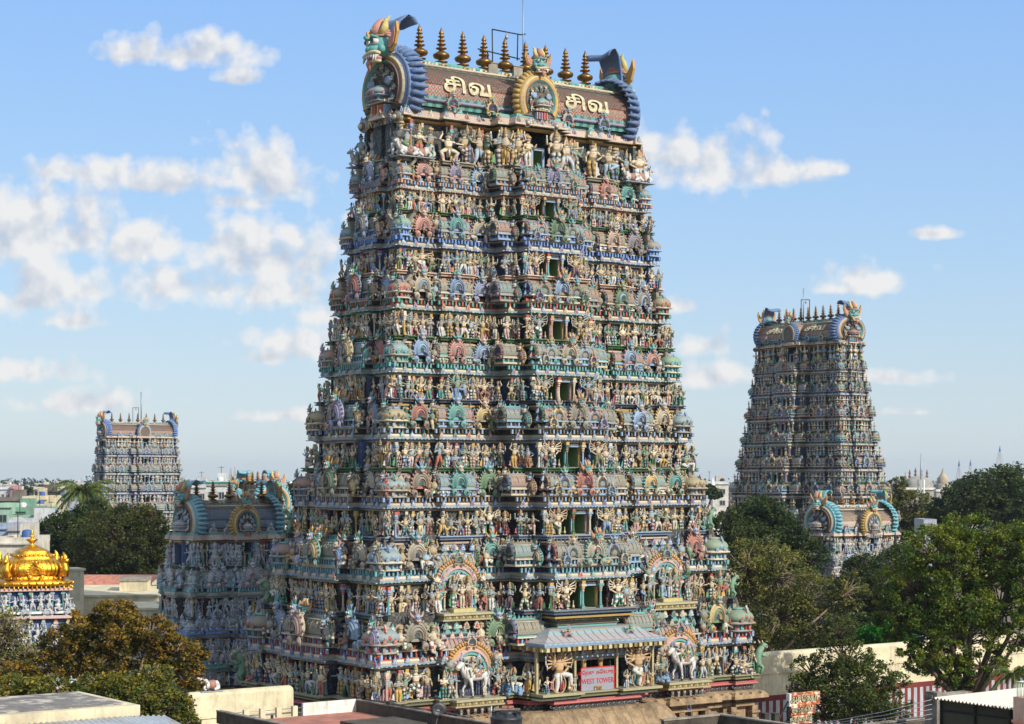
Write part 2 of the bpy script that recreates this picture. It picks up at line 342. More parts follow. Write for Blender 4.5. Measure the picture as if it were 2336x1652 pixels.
GANAS = [figure(legs='seat', arms=(('up', 'hip'),), flare=False, crown='cap', halo=True, belly=1.55, thin=1.25), figure(legs='seat', arms=(('hip', 'up'),), flare=False, crown='bun', belly=1.6, thin=1.25),
         figure(legs='seat', arms=(('bless', 'bless'),), flare=False, crown='cap', halo=True, belly=1.4, thin=1.2), figure(legs='squat', arms=(('up', 'up'),), flare=False, crown='cap', belly=1.6, thin=1.2)]
DANCER = [figure(7, 'squat', fanarms(4, ('bless', 'out')), halo=True), figure(7, 'raise', fanarms(3, ('bless', 'out'))), figure(7, 'step', fanarms(4, ('up', 'bless')), halo=True), figure(7, 'seat', fanarms(2, ('bless', 'fold')), halo=True, flare=False)]
GUARD = [figure(8, 'raise', fanarms(4, ('hip', 'bless')), club=True, eyes=True, crown='cone', halo=True), figure(8, 'apart', fanarms(4, ('bless', 'hip')), club=True, eyes=True, crown='cap', halo=True)]
BIGGUARD = [figure(12, 'step', fanarms(6, ('hip', 'bless')), club=True, eyes=True, crown='cone', halo=True, thin=1.08), figure(12, 'raise', fanarms(6, ('bless', 'hip')), club=True, eyes=True, crown='cap', halo=True, thin=1.08)]
# far copies: only the masses that show at a few pixels
def figure_far(sway, halo):
    g = G(); h = .05*sway
    g.tube([(0, 0, 0), (h, 0, .2), (h, 0, .36), (h*.5, 0, .5)], [.09, .11, .12, .12], 5, [2, 3, 2.], flat=.7)
    g.tube([(h*.5, 0, .5), (0, 0, .66), (0, 0, .8), (0, 0, .88)], [.11, .11, .14, .05], 5, [6, 0, 0.], flat=.7)
    g.lathe([(.04, .86), (.075, .94), (.07, 1.0), (.05, 1.08), (.01, 1.25)], 5, [0, 0, 1, 1.])
    for s_ in (1, -1): g.tube([(s_*.12, 0, .79), (s_*.23, 0, .66), (s_*(.12 if halo else .24), -.1, .7 if halo else .86)], [.045, .04, .03], 4, 0.)
    for s_, ci in ((1, 4.), (-1, 5.)): g.plate([(s_*.1, .5), (s_*.24, .1), (s_*.1, .05)][::s_], .02, ci, .03)
    return g.pack()
FARFIG = [figure_far(0, 1), figure_far(1, 0), figure_far(-1, 1), figure_far(.5, 0)]

# ---------------------------------------------------------------- horseshoe gable niche with a mask on top; palette: 0 scallops 1 ring 2 ring 3 ring 4 core 5 mask 6 mouth 7 crest 8 white 9 black
def arch_pal(r):
    a, b, c, d = (np.array(ARCHC[i]) for i in r.permutation(len(ARCHC))[:4])
    q = .8+.3*r.random()
    m = pick(r, [a, a, b]); return paled(np.clip(np.array([b*q if r.random() < .5 else a*q, a*q, np.array(pick(r, [BROWN, NAVY, GREY, MAROON])), m*.9, DTEAL if r.random() < .5 else NAVY, pick(r, [TEAL, SKY, SAGE, TEAL, CREAM]), PINK, pick(r, [OCHRE, TEAL, SKY, PINK]), WHITE, BLACK]), 0, 1))
def horseshoe(r, k, z0=.44, ang=222):
    a = np.radians(np.linspace(270-ang/2-180+0, 0, 2)); t = np.radians(np.linspace(90+ang/2, 90-ang/2, k))
    return np.array([(r*cos(x), z0+r*1.06*sin(x)) for x in t])
def arch_t(full=True, mask=True, figure_in=False, scal=15):
    g = G(); k = 15 if full else 9
    R = [.46, .385, .365, .30, .275, .20, .175, .11]; Y = [-.02, -.07, -.05, -.12, -.09, -.15, -.11, -.05]; cidx = [1, 2, 1, 2, 3, 2, 1]
    if not full: R = [.46, .37, .28, .17]; Y = [-.02, -.07, -.10, -.05]; cidx = [1, 2, 4]
    rings = [np.c_[h[:, 0], np.full(k, y), h[:, 1]] for r, y in zip(R, Y) for h in [horseshoe(r, k)]]
    for i in range(len(R)-1):
        V = np.concatenate([rings[i], rings[i+1]])
        g.add(V, [(j, j+1, k+j+1, k+j) for j in range(k-1)], float(cidx[i]))
    back = rings[0]+(0, .12, 0); V = np.concatenate([rings[0], back]); g.add(V, [(j, k+j, k+j+1, j+1) for j in range(k-1)], 0.)
    g.plate(horseshoe(R[-1], k)[::-1], .02, 4., -.035); g.plate(horseshoe(.45, k)[::-1], .04, 0., .02)
    for s_ in (1, -1):                                    # feet: outward scrolls
        for r, c, y in ((.15, 0., -.08), (.10, 1., -.11), (.055, 2., -.13)):
            g.lathe([(r, 0), (r*.9, .04), (.001, .045)], 8 if full else 6, c, (0, 0, 0)); g.V[-1] = xf(g.V[-1], (s_*.36, y, .10), rx=pi/2)
        g.tube([(s_*.30, -.05, .20), (s_*.22, -.08, .07), (s_*.30, -.08, -.02), (s_*.42, -.06, 0)], [.05, .05, .05, .02], 5, 3.)
    for j, x in enumerate(np.radians(np.linspace(90+118, 90-118, scal))):
        p = np.array((.49*cos(x), 0, .44+.52*sin(x))); d = np.array((cos(x), 0, sin(x)))
        g.tube([p-d*.05, p+d*.03, p+d*.085+(0, -.02, .02)], [.05, .048, .012], 5 if full else 4, 0., flat=.6)
    if mask:
        z = 1.04
        g.ball((0, -.08, z), (.15, .12, .14), 5., 8, 5); g.ball((0, -.16, z-.09), (.13, .07, .06), 6., 8, 4)
        for s_ in (1, -1):
            g.ball((s_*.065, -.19, z+.03), .042, 8., 6, 4); g.ball((s_*.065, -.225, z+.03), .02, 9., 5, 3)
            g.tube([(s_*.12, -.06, z), (s_*.24, -.04, z+.08), (s_*.30, -.02, z+.22)], [.06, .05, .01], 4, 7., flat=.5)
            g.tube([(s_*.05, -.08, z+.1), (s_*.09, -.06, z+.24), (s_*.14, -.04, z+.3)], [.05, .03, .008], 4, 7.)
            for q in (.04, .09): g.tube([(s_*q, -.22, z-.08), (s_*q, -.23, z-.15)], [.018, .004], 4, 8.)
        g.ball((0, -.21, z-.02), .03, 5., 5, 3)
        g.tube([(0, -.06, z+.1), (0, -.04, z+.24), (0, -.02, z+.36)], [.06, .04, .006], 5, 3.)
    if figure_in:
        g.put(figure(6, 'seat', (('bless', 'fold'),), flare=False), None, (0, -.12, .2), 0, .42)
    return g.pack()
ARCH = arch_t(); ARCH_V = [ARCH, arch_t(True, True, True, 19), arch_t(True, True, False, 11)]; ARCH_S = arch_t(False, True, scal=9); ARCH_F = arch_t(False, True, scal=7)
def leaf_t():                                             # small upright leaf ornament of the cornices; palette 0 body 1 inner
    g = G(); O = np.array([(-.3, 0), (-.42, .18), (-.28, .34), (-.3, .5), (-.12, .7), (0, 1.), (.12, .7), (.3, .5), (.28, .34), (.42, .18), (.3, 0)])
    g.plate(O, .16, 0., -.08); g.plate(O*.55+(0, .12), .1, 1., -.14); g.ball((0, -.16, .28), .09, 0., 4, 3)
    return g.pack()
LEAF = leaf_t()
def kuta_t(n=16):                                         # corner dome; 0 lattice 1 neck 2 cornice 3 cap 4 finial 5 ornaments
    g = G()
    g.lathe([(.60, 0), (.66, .04), (.60, .09)], n, 2., sq=5); g.lathe([(.46, .08), (.46, .34)], n, 1., sq=5)
    for a in range(12):
        t = a*pi/6+pi/12; q = (abs(cos(t))**5+abs(sin(t))**5)**-.2
        g.box((.5*q*cos(t), .5*q*sin(t), .21), (.1, .1, .26), 5. if a % 2 else 3., t)
    g.lathe([(.52, .32), (.76, .35), (.78, .40), (.62, .47)], n, 2., sq=5)
    prof = [(.60, .46), (.73, .56), (.74, .68), (.66, .82), (.50, .94), (.34, 1.0)]
    g.lathe(prof, n, 0., sq=3.2, mat=1, uvs=(.9, .9))
    g.lathe([(.36, .99), (.40, 1.03), (.30, 1.08), (.10, 1.11)], n, 3., sq=3); g.lathe([(.09, 1.1), (.16, 1.16), (.07, 1.22), (.12, 1.27), (.05, 1.32), (.08, 1.36), (.01, 1.46)], 7, 4.)
    for q in range(4):
        for dx in (-.28, .28):
            T = LEAF; g.raw(xf(xf(T[0], (dx, -.72, .40), 0, .30), rz=q*pi/2), T[1], T[2], np.where(T[3] > .5, 3., 5.), T[4], T[5], T[6])
        g.lathe([(.11, 0), (.09, .05), (.001, .06)], 8, 5.); g.V[-1] = xf(xf(g.V[-1], (0, -.70, .66), rx=pi/2), rz=q*pi/2)
    return g.pack()
KUTA = kuta_t(); KUTA_F = kuta_t(8)
def kuta_pal(r, row):
    return paled(np.clip(np.array([pick(r, [P_(150, 130, 96), P_(176, 150, 92), P_(128, 160, 170), P_(180, 110, 88), P_(120, 160, 120)]), row[0], pick(r, [SKY, CREAM, STONE]), pick(r, [TEAL, STONE, SKY]), P_(100, 84, 66), row[1]])*(.85+.25*r.random()), 0, 1))
def barrel(L, R, n=10, rows=(0., 1.), H=None, seg=8, end=True):   # wagon roof on a pillared neck, x along the ridge; 0 lattice 1 neck 2 cornice 3 ridge 4 posts 5 posts
    g = G(); h = .34*R/.6
    g.box((0, 0, .06), (L*1.02, 2.1*R, .12), 2.); g.box((0, 0, h*.5+.05), (L*.9, 1.6*R, h), 1.)
    k = max(4, int(L/.32))
    for i in range(k+1):
        x = -L*.47+L*.94*i/k
        for s_ in (1, -1): g.box((x, s_*.86*R, h*.5+.08), (.11, .1, h), 4. if i % 2 else 5.)
    g.box((0, 0, h+.12), (L*1.06, 2.24*R, .09), 2.); g.box((0, 0, h+.20), (L*.98, 1.9*R, .10), 3.)
    a = np.linspace(-.35, pi+.35, n+1); zc = h+.25+R*.42
    prof = [(-R*1.0*cos(t)*(1.04 if sin(t) < .5 else 1.), zc+R*1.05*sin(t)) for t in a]
    xs = np.linspace(-L/2, L/2, seg+1)
    V = np.array([(x, y, z) for x in xs for y, z in prof]); m = n+1
    Fs = []; uv = []
    for i in range(seg):
        for j in range(n):
            Fs.append((i*m+j, (i+1)*m+j, (i+1)*m+j+1, i*m+j+1)); u0, u1, v0, v1 = xs[i]*3.4/R*.6, xs[i+1]*3.4/R*.6, j*1.1, (j+1)*1.1
            uv += [(u0, v0), (u1, v0), (u1, v1), (u0, v1)]
    g.add(V, Fs, 0., True, 1, np.array(uv))
    top = zc+R*1.05
    g.tube([(-L*.52, 0, top-.02), (0, 0, top), (L*.52, 0, top-.02)], R*.15, 6, 3.)
    g.tube([(-L*.5, -R*.62, zc+R*.86), (L*.5, -R*.62, zc+R*.86)], R*.06, 5, 2.)
    for i in range(int(L/.34)):                           # crest of small upright leaves along the ridge and ribs down the flank
        x = -L*.46+(i+.5)*.92*L/int(L/.34); V = xf(LEAF[0], (x, 0, top), 0, (.34*R, .5*R, .5*R)); g.raw(V, LEAF[1], LEAF[2], LEAF[3]+3., LEAF[4], LEAF[5], LEAF[6])
        if seg > 4: g.tube([(x, -R*1.04, zc+R*.1), (x, -R*.94, zc+R*.5), (x, -R*.6, zc+R*.88)], R*.045, 4, 0. if i % 2 else 2.)
    if end:
        for s_ in (1, -1):
            T = ARCH_S; q = 2.0*R; V = xf(xf(T[0], (0, -.02, 0), 0, q), (s_*L*.5, 0, h+.05), s_*pi/2)
            g.raw(V, T[1], T[2], T[3]+6, T[4], T[5], T[6])
            g.tube([(s_*(L*.5-R*.2), 0, top), (s_*L*.5, 0, top+R*.3), (s_*(L*.5+R*.28), 0, top+R*.6)], [R*.3, R*.2, R*.04], 5, 3., flat=.5)
    return g
def barrel_pal(r, row, lat=None):
    lat = pick(r, [P_(128, 120, 102), P_(132, 120, 98), P_(160, 104, 88), P_(104, 140, 144), P_(120, 112, 98), P_(124, 130, 124)]) if lat is None else lat
    return np.concatenate([np.array([lat, row[2], pick(r, [CREAM, SKY, STONE]), pick(r, [STONE, TEAL, P_(140, 124, 100)]), row[0], row[1]])*(.9+.2*r.random()), arch_pal(r)])
def pilaster_t(n=8):                                      # height 1; 0 shaft 1 base 2 bands 3 capital
    g = G(); g.box((0, 0, .05), (.17, .15, .1), 1.); g.lathe([(.07, .1), (.085, .13), (.06, .2), (.052, .62)], n, [1, 1, 0.])
    g.lathe([(.06, .60), (.085, .64), (.06, .68), (.095, .72), (.105, .76), (.07, .79)], n, [2, 3, 2, 3, 2.]); g.box((0, 0, .84), (.26, .22, .09), 3.); g.box((0, 0, .94), (.18, .2, .12), 2.)
    return g.pack()
PIL = pilaster_t(); PIL_F = pilaster_t(4)
def pil_pal(r, c=None):
    c = pick(r, [TEAL, PINK, OCHRE, SKY, GREEN, CREAM, DTEAL]) if c is None else c
    return np.clip(np.array([c, np.array(c)*.9, pick(r, [OCHRE, RED, CREAM]), pick(r, [CREAM, SKY, np.array(c)])])*(.85+.25*r.random()), 0, 1)
def kalasha(n=14):                                        # brass pot finial, height 1
    g = G(); g.lathe([(.13, 0), (.135, .03), (.07, .06), (.06, .085), (.15, .105), (.155, .125), (.07, .15), (.06, .17), (.17, .215), (.20, .265), (.19, .31), (.10, .37), (.06, .39), (.055, .42), (.125, .445), (.13, .465), (.055, .49), (.05, .52), (.105, .545), (.11, .565), (.05, .59), (.045, .62), (.09, .645), (.095, .665), (.04, .69), (.035, .72), (.075, .745), (.078, .76), (.03, .785), (.06, .825), (.058, .85), (.03, .91), (.002, 1.0)], n, 0., mat=2)
    return g.pack()
KAL = kalasha(); KAL_F = kalasha(8)

# ---------------------------------------------------------------- beasts
def bull_standing():                                      # facing -x; 0 hide 1 slab 2 cloth 3 trim 4 hoof 5 horn
    g = G()
    g.tube([(.66, 0, 1.04), (.52, 0, 1.06), (.2, 0, 1.0), (-.15, 0, 1.0), (-.44, 0, 1.05), (-.62, 0, 1.04)], [.10, .235, .235, .235, .26, .15], 12, 0., flat=.72)
    g.ball((-.36, 0, 1.32), (.2, .14, .13), 0., 8, 5)
    g.tube([(-.5, 0, 1.06), (-.66, 0, 1.32), (-.78, -.02, 1.55)], [.24, .19, .13], 10, 0., flat=.75)
    g.tube([(-.72, -.02, 1.60), (-.88, -.05, 1.57), (-1.08, -.08, 1.42), (-1.16, -.09, 1.34)], [.14, .155, .105, .085], 8, [0, 0, 3.])
    for s_ in (1, -1):
        g.tube([(-.76, s_*.09, 1.68), (-.75, s_*.16, 1.78), (-.80, s_*.13, 1.88)], [.045, .035, .008], 5, 5.); g.tube([(-.72, s_*.11, 1.62), (-.60, s_*.30, 1.62)], [.06, .02], 5, 0., flat=.5)
        g.ball((-.88, s_*.115-.04, 1.6), .03, 4., 5, 3)
        for x, b in ((.48, .06), (-.42, -.10)):
            d = b*s_*1.6
            g.tube([(x, s_*.15, .95), (x+.04+d*.4, s_*.15, .62), (x-.02+d, s_*.15, .42), (x+d*1.1, s_*.15, .12), (x+d*1.1, s_*.15, .08)], [.12, .075, .05, .04, .045], 8, 0.)
            g.lathe([(.075, 0), (.06, .1)], 6, 4., (x+d*1.1, s_*.15, 0)); g.lathe([(.066, 0), (.07, .03), (.06, .06)], 8, 3., (x+d*1.05, s_*.15, .2))
    g.tube([(.66, 0, 1.06), (.76, 0, .9), (.76, 0, .55), (.75, 0, .4)], [.04, .03, .025, .05], 5, [0, 0, 4.])
    g.tube([(-.14, 0, 1.05), (-.12, 0, 1.06), (.26, 0, 1.06), (.28, 0, 1.06)], [.15, .245, .245, .15], 12, [3, 2, 3.], flat=.75)
    for q in (0, .1): g.lathe([(.19-q*.3, -.02), (.215-q*.3, 0), (.19-q*.3, .02)], 10, 3.); g.V[-1] = xf(g.V[-1][:, [2, 1, 0]], (-.6-q, 0, 1.22+q*2), 0, 1)
    return g.pack()
def bull_lying():                                         # facing -x; same palette
    g = G()
    g.tube([(.75, 0, .32), (.6, 0, .40), (.2, 0, .38), (-.2, 0, .40), (-.45, 0, .46), (-.58, 0, .44)], [.14, .30, .31, .30, .30, .16], 12, 0., flat=.8)
    g.ball((-.30, 0, .72), (.2, .14, .13), 0., 8, 5)
    g.tube([(-.45, 0, .5), (-.6, 0, .74), (-.68, 0, .95)], [.24, .18, .13], 10, 0., flat=.8)
    g.tube([(-.62, 0, 1.0), (-.76, 0, .98), (-.92, 0, .90), (-.97, 0, .86)], [.12, .13, .09, .07], 8, [0, 0, 3.])
    for s_ in (1, -1):
        g.tube([(-.64, s_*.09, 1.08), (-.63, s_*.15, 1.18), (-.68, s_*.12, 1.27)], [.035, .028, .006], 5, 5.); g.tube([(-.6, s_*.11, 1.0), (-.54, s_*.23, 1.0)], [.05, .015], 5, 3., flat=.5)
        g.ball((-.78, s_*.115, 1.02), .025, 4., 5, 3)
        g.tube([(.45, s_*.2, .35), (.5, s_*.38, .22), (.2, s_*.40, .09), (.0, s_*.40, .06)], [.2, .16, .09, .06], 8, [0, 0, 4.])
        g.tube([(-.4, s_*.18, .38), (-.62, s_*.27, .22), (-.4, s_*.30, .08), (-.24, s_*.3, .06)], [.15, .11, .07, .055], 8, [0, 0, 4.])
    g.tube([(.8, 0, .36), (.88, .1, .2), (.7, .34, .08), (.5, .42, .06)], [.04, .03, .025, .045], 5, 0.)
    g.tube([(-.1, 0, .39), (-.08, 0, .39), (.42, 0, .40), (.44, 0, .40)], [.2, .33, .33, .2], 12, [3, 2, 3.], flat=.82)
    for q in (0, .1): g.lathe([(.20-q*.3, -.02), (.225-q*.3, 0), (.20-q*.3, .02)], 10, 3.); g.V[-1] = xf(g.V[-1][:, [2, 1, 0]], (-.54-q*.6, 0, .64+q*1.6), 0, 1)
    g.box((0.02, 0, -.03), (1.7, .95, .06), 1.)
    return g.pack()
BULL, BULL_L = bull_standing(), bull_lying()
BULL_PAL = np.array([P_(232, 226, 218), P_(170, 176, 184), P_(186, 126, 104), P_(196, 166, 110), P_(52, 46, 44), P_(70, 60, 54)])
def yali():                                               # great horned mask of the roof ends, facing -y, about 1 high; 0 face 1 gum 2 gold ear 3 crest 4 horn 5 lip 6 hood 8 white 9 black
    g = G()
    g.ball((0, .02, .52), (.34, .34, .30), 0., 14, 9); g.ball((0, -.18, .42), (.26, .24, .14), 0., 12, 6)
    g.ball((0, -.34, .42), (.09, .10, .09), 0., 8, 5)
    a = np.linspace(-.15, pi+.15, 13); up = [(.30*cos(t), -.26-.14*sin(t), .30+.03*sin(2*t)) for t in a]
    g.tube(up, .045, 6, 5.); lo = [(.25*cos(t), -.20-.12*sin(t), .13) for t in a]; g.tube(lo, .04, 6, 5.)
    g.ball((0, -.2, .22), (.25, .15, .09), 1., 10, 5)
    for i, t in enumerate(a[1:-1]):
        p = np.array((.28*cos(t), -.26-.13*sin(t), .28)); q = .17 if i in (1, 2, 8, 9) else .09
        g.tube([p, p+(0, -.02, -q*.6), p+(.0, -.04, -q)], [.034, .026, .004], 5, 8.)
    for s_ in (1, -1):
        g.ball((s_*.15, -.28, .60), (.10, .09, .085), 8., 10, 6); g.ball((s_*.155, -.355, .60), (.048, .03, .052), 9., 8, 4)
        g.tube([(s_*.03, -.33, .66), (s_*.14, -.37, .72), (s_*.27, -.26, .68)], [.04, .05, .02], 6, 0.)
        g.ball((s_*.26, -.16, .42), (.1, .1, .1), 0., 8, 5)
        O = np.array([(.26, .40), (.42, .36), (.60, .50), (.70, .78), (.66, 1.02), (.58, .86), (.46, .72), (.32, .66)]); O[:, 0] *= s_
        g.plate(O if s_ > 0 else O[::-1], .07, 2., -.02); g.plate((O*.7+(.15*s_, .18))[::s_], .03, 3., -.05)
        g.tube([(s_*.16, -.1, .78), (s_*.22, -.04, .98), (s_*.18, .02, 1.14), (s_*.30, .06, 1.22)], [.10, .085, .055, .01], 7, 4.)
        for k in range(4): g.tube([(s_*.34, .05, .3+.1*k), (s_*.46, .08, .34+.1*k)], [.05, .01], 4, 8. if k % 2 else 5.)
    g.tube([(0, -.22, .78), (0, -.12, .98), (0, -.02, 1.12), (0, .06, 1.2)], [.13, .12, .08, .02], 8, 3.); g.ball((0, -.26, .88), .06, 2., 8, 4)
    for k in range(4): g.lathe([(.30-.05*k, 0), (.33-.05*k, .03), (.29-.05*k, .06)], 12, 3., (0, .02, .72+.07*k), sy=.9)
    g.tube([(s*.0, -.30, .18) for s in (1,)]+[(0, -.36, .05), (0, -.34, -.1)], [.08, .07, .02], 6, 1.)
    return g.pack()
YALI = yali()
YALI_PAL = np.array([TEAL, P_(206, 120, 112), P_(206, 150, 50), P_(208, 138, 118), P_(222, 200, 104), P_(228, 206, 150), P_(74, 124, 190), PINK, P_(236, 232, 224), BLACK])
def hood():                                               # blue curling tail that rises behind the roof-end mask; x forward is +y; 6 blue
    g = G(); k = 9; V = []
    c = [(0, 0, .0), (0, .06, .3), (0, .05, .6), (0, -.06, .88), (0, -.26, 1.02), (0, -.44, .98), (0, -.52, .86)]; w = [.50, .42, .36, .40, .48, .50, .50]
    for (x, y, z), q in zip(c, w):
        for j in range(k):
            t = -1+2*j/(k-1); V.append((q*t, y-.22*t*t*q-.0, z+.05*abs(t)))
    n = len(c); Fs = [(i*k+j, i*k+j+1, (i+1)*k+j+1, (i+1)*k+j) for i in range(n-1) for j in range(k-1)]
    V = np.array(V); V2 = V+(0, .07, 0); N = n*k
    bd = [(j, j+1) for j in range(k-1)]+[((n-1)*k+j+1, (n-1)*k+j) for j in range(k-1)]+[((i+1)*k, i*k) for i in range(n-1)]+[(i*k+k-1, (i+1)*k+k-1) for i in range(n-1)]
    g.add(np.concatenate([V, V2]), Fs+[tuple(N+x for x in f[::-1]) for f in Fs]+[(b, a, N+a, N+b) for a, b in bd], 6., True)
    return g.pack()
HOOD = hood()
# ---------------------------------------------------------------- stepped plans and swept mouldings
def rot2(p, k):
    c, s = [(1, 0), (0, 1), (-1, 0), (0, -1)][k]; return np.array((p[0]*c-p[1]*s, p[0]*s+p[1]*c))
def plan(A, B, lsegs, ssegs):
    pts = []
    for k in range(4):
        D, segs = (B, lsegs) if k % 2 == 0 else (A, ssegs)
        for t0, t1, o in segs:
            for t in (t0, t1):
                p = rot2((t, -(D+o)), k)
                if not pts or np.abs(pts[-1]-p).max() > 1e-6: pts.append(p)
    if np.abs(pts[0]-pts[-1]).max() < 1e-6: pts.pop()
    P = np.array(pts); keep = []
    for i in range(len(P)):
        a, b = P[i]-P[i-1], P[(i+1) % len(P)]-P[i]
        if abs(a[0]*b[1]-a[1]*b[0]) > 1e-9: keep.append(i)
    return P[keep]
def pnorm(P):
    N = []
    for i in range(len(P)):
        a, b = P[i]-P[i-1], P[(i+1) % len(P)]-P[i]
        a = a/np.linalg.norm(a); b = b/np.linalg.norm(b); N.append((a[1]+b[1], -a[0]-b[0]))
    return np.array(N)
def sweep(g, P, prof, r=None, smooth=False):              # prof: (offset, z, colour of the strip that ends here, material)
    N = pnorm(P); n = len(P)
    R = [np.c_[P+N*o, np.full(n, z)] for o, z, *_ in prof]
    for i in range(1, len(prof)):
        col = np.tile(np.array(prof[i][2]), (n, 1))
        if r is not None: col = np.clip(col*(.82+.36*r.random((n, 1))), 0, 1)
        g.add(np.concatenate([R[i-1], R[i]]), [(j, (j+1) % n, n+(j+1) % n, n+j) for j in range(n)], col, smooth, prof[i][3] if len(prof[i]) > 3 else 0)
def long_segs(A, s, c, p):
    h = [(-A, -A+c, 0), (-A+c, -.71*A, -.3*s), (-.71*A, -.465*A, .2*s), (-.465*A, -.32*A, -.12*s), (-.32*A, -.235*A, p*.5), (-.235*A, .235*A, p)]
    return h+[(-b, -a, o) for a, b, o in h[:-1][::-1]]
def short_segs(B, s, c):
    h = [(-B, -B+c, 0), (-B+c, -.36*B, -.25*s), (-.36*B, .36*B, .45*s)]
    return h+[(-b, -a, o) for a, b, o in h[:-1][::-1]]
def face_at(k, t, D, z): q = rot2((t, -D), k); return (q[0], q[1], z)

ROWS = [  # per storey: wall, ledge, band under ledge, second band, shrine-row colours (posts, posts, neck)
    dict(wall=NAVY, ledge=P_(150, 146, 96), band=P_(206, 96, 90), b2=BLACK, row=(SKY, RED, NAVY)),
    dict(wall=MAROON, ledge=P_(96, 122, 148), band=P_(196, 158, 66), b2=BLACK, row=(TEAL, SKY, NAVY)),
    dict(wall=P_(26, 62, 56), ledge=P_(126, 152, 184), band=P_(220, 190, 158), b2=P_(200, 150, 130), row=(SKY, P_(150, 110, 64), P_(40, 48, 70))),
    dict(wall=P_(80, 116, 166), ledge=P_(44, 104, 46), band=P_(222, 176, 158), b2=P_(160, 160, 164), row=(SKY, P_(96, 84, 52), P_(40, 44, 50))),
    dict(wall=P_(56, 88, 132), ledge=P_(50, 66, 92), band=P_(214, 166, 66), b2=P_(150, 140, 120), row=(TEAL, TEAL, P_(30, 70, 70))),
    dict(wall=P_(32, 74, 80), ledge=P_(44, 104, 46), band=P_(222, 190, 160), b2=P_(120, 118, 110), row=(P_(70, 160, 140), RED, P_(60, 66, 90))),
    dict(wall=P_(46, 96, 150), ledge=P_(222, 180, 150), band=P_(206, 150, 126), b2=P_(96, 150, 140), row=(P_(86, 136, 200), P_(120, 150, 210), P_(40, 60, 110))),
    dict(wall=P_(40, 78, 84), ledge=P_(40, 104, 44), band=P_(206, 150, 130), b2=P_(110, 104, 96), row=(P_(206, 140, 110), P_(100, 160, 210), P_(70, 60, 90))),
    dict(wall=P_(52, 82, 88), ledge=P_(160, 150, 124), band=P_(40, 96, 88), b2=P_(216, 160, 80), row=(OCHRE, TEAL, P_(40, 80, 80))),
]
def storey(root, KD, T, k_row, r, faces, lod, dist, top=False, first=False, base_z=0.):
    A, B, z, H, p = T['A'], T['B'], T['z'], T['H'], T['p']
    s = H/4.2; l0 = .85*s; fo = min(1., A/9.); lw = l0*fo; c = min(.15*A, .36*B); C = ROWS[k_row]; far = lod == 'far'
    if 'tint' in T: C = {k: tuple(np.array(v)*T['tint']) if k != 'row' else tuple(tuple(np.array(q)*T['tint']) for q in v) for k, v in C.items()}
    ls, ss = long_segs(A, s, c, p), short_segs(B, s, c); P = plan(A, B, ls, ss); W = lambda o: (o-l0)*fo
    g = G(); Z = lambda f: z+f*H; hs = .62 if top else .36
    dk = P_(46, 48, 52)
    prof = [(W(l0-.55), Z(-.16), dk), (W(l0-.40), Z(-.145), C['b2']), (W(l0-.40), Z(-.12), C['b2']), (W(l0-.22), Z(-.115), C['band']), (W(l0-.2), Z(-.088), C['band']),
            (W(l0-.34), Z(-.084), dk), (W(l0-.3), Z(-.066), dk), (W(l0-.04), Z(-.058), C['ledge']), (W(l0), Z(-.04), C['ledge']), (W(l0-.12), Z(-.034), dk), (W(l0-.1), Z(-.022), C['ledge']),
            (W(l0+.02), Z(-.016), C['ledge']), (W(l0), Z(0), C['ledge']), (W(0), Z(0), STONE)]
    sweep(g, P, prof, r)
    # wall of the figure row, with the door recess in the middle bay of the long sides
    dw = .04*A if not T.get('gate') else .13*A
    if T.get('gate'): dw = 1.72
    lw_ls = []
    for t0, t1, o in ls:
        if t0 < 0 < t1: lw_ls += [(t0, -dw, o), (-dw, dw, o-1.6*s), (dw, t1, o)]
        else: lw_ls.append((t0, t1, o))
    sd = .16*B
    ss2 = []
    for t0, t1, o in ss:
        if t0 < 0 < t1: ss2 += [(t0, -sd, o), (-sd, sd, o-.8*s), (sd, t1, o)]
        else: ss2.append((t0, t1, o))
    P2 = plan(A, B, lw_ls, ss2); DW = tuple(np.array(C['wall'])*.6)
    sweep(g, P2, [(W(0), Z(-.02), DW), (W(0), Z(hs+.012), DW)], r)
    if top: pr2 = [(W(0), Z(hs), dk), (W(.15), Z(hs+.02), OCHRE), (W(.2), Z(hs+.05), OCHRE), (W(.45), Z(hs+.07), dk), (W(.62), Z(hs+.075), CREAM), (W(.63), Z(hs+.10), P_(216, 196, 170)), (W(.45), Z(hs+.19), P_(206, 176, 156)), (W(.25), Z(hs+.22), STONE), (W(.22), Z(hs+.27), TEAL), (W(-.4), Z(hs+.30), STONE)]
    else: pr2 = [(W(0), Z(.36), dk), (W(.14), Z(.368), CREAM), (W(.16), Z(.385), CREAM), (W(.24), Z(.39), C['row'][0]), (W(.26), Z(.402), C['row'][0]), (W(.46*l0), Z(.408), dk), (W(.58*l0), Z(.412), CREAM), (W(.60*l0), Z(.428), SKY), (W(.52*l0), Z(.455), STONE), (W(.44*l0), Z(.48), CREAM),
            (W(.46), Z(.495), C['row'][1]), (W(.30), Z(.50), dk), (W(.28), Z(.56), C['row'][2]), (W(.5*l0), Z(.566), SKY), (W(.52*l0), Z(.584), CREAM), (W(.1), Z(.595), STONE), (W(-.1), Z(.70), P_(70, 62, 58)), (W(-.02), Z(.705), CREAM), (W(0), Z(.735), C['b2']), (W(-.2), Z(.745), dk), (W(-.25), Z(.80), TEAL), (W(-.1), Z(.81), PINK), (W(-.3), Z(.85), CREAM), (W(-.45), Z(.93), STONE), (W(-.5), Z(1.0), dk)]
    sweep(g, P, pr2, r)
    base = g; cz0 = z-.16*H; g.box((0, 0, (cz0+z+H*1.02)/2), (2*(A-lw-.5*s), 2*(B-lw-.25*s), H*1.18), dk)
    sh = hs*H*.95
    cz, wz = Z(.36), Z(0)
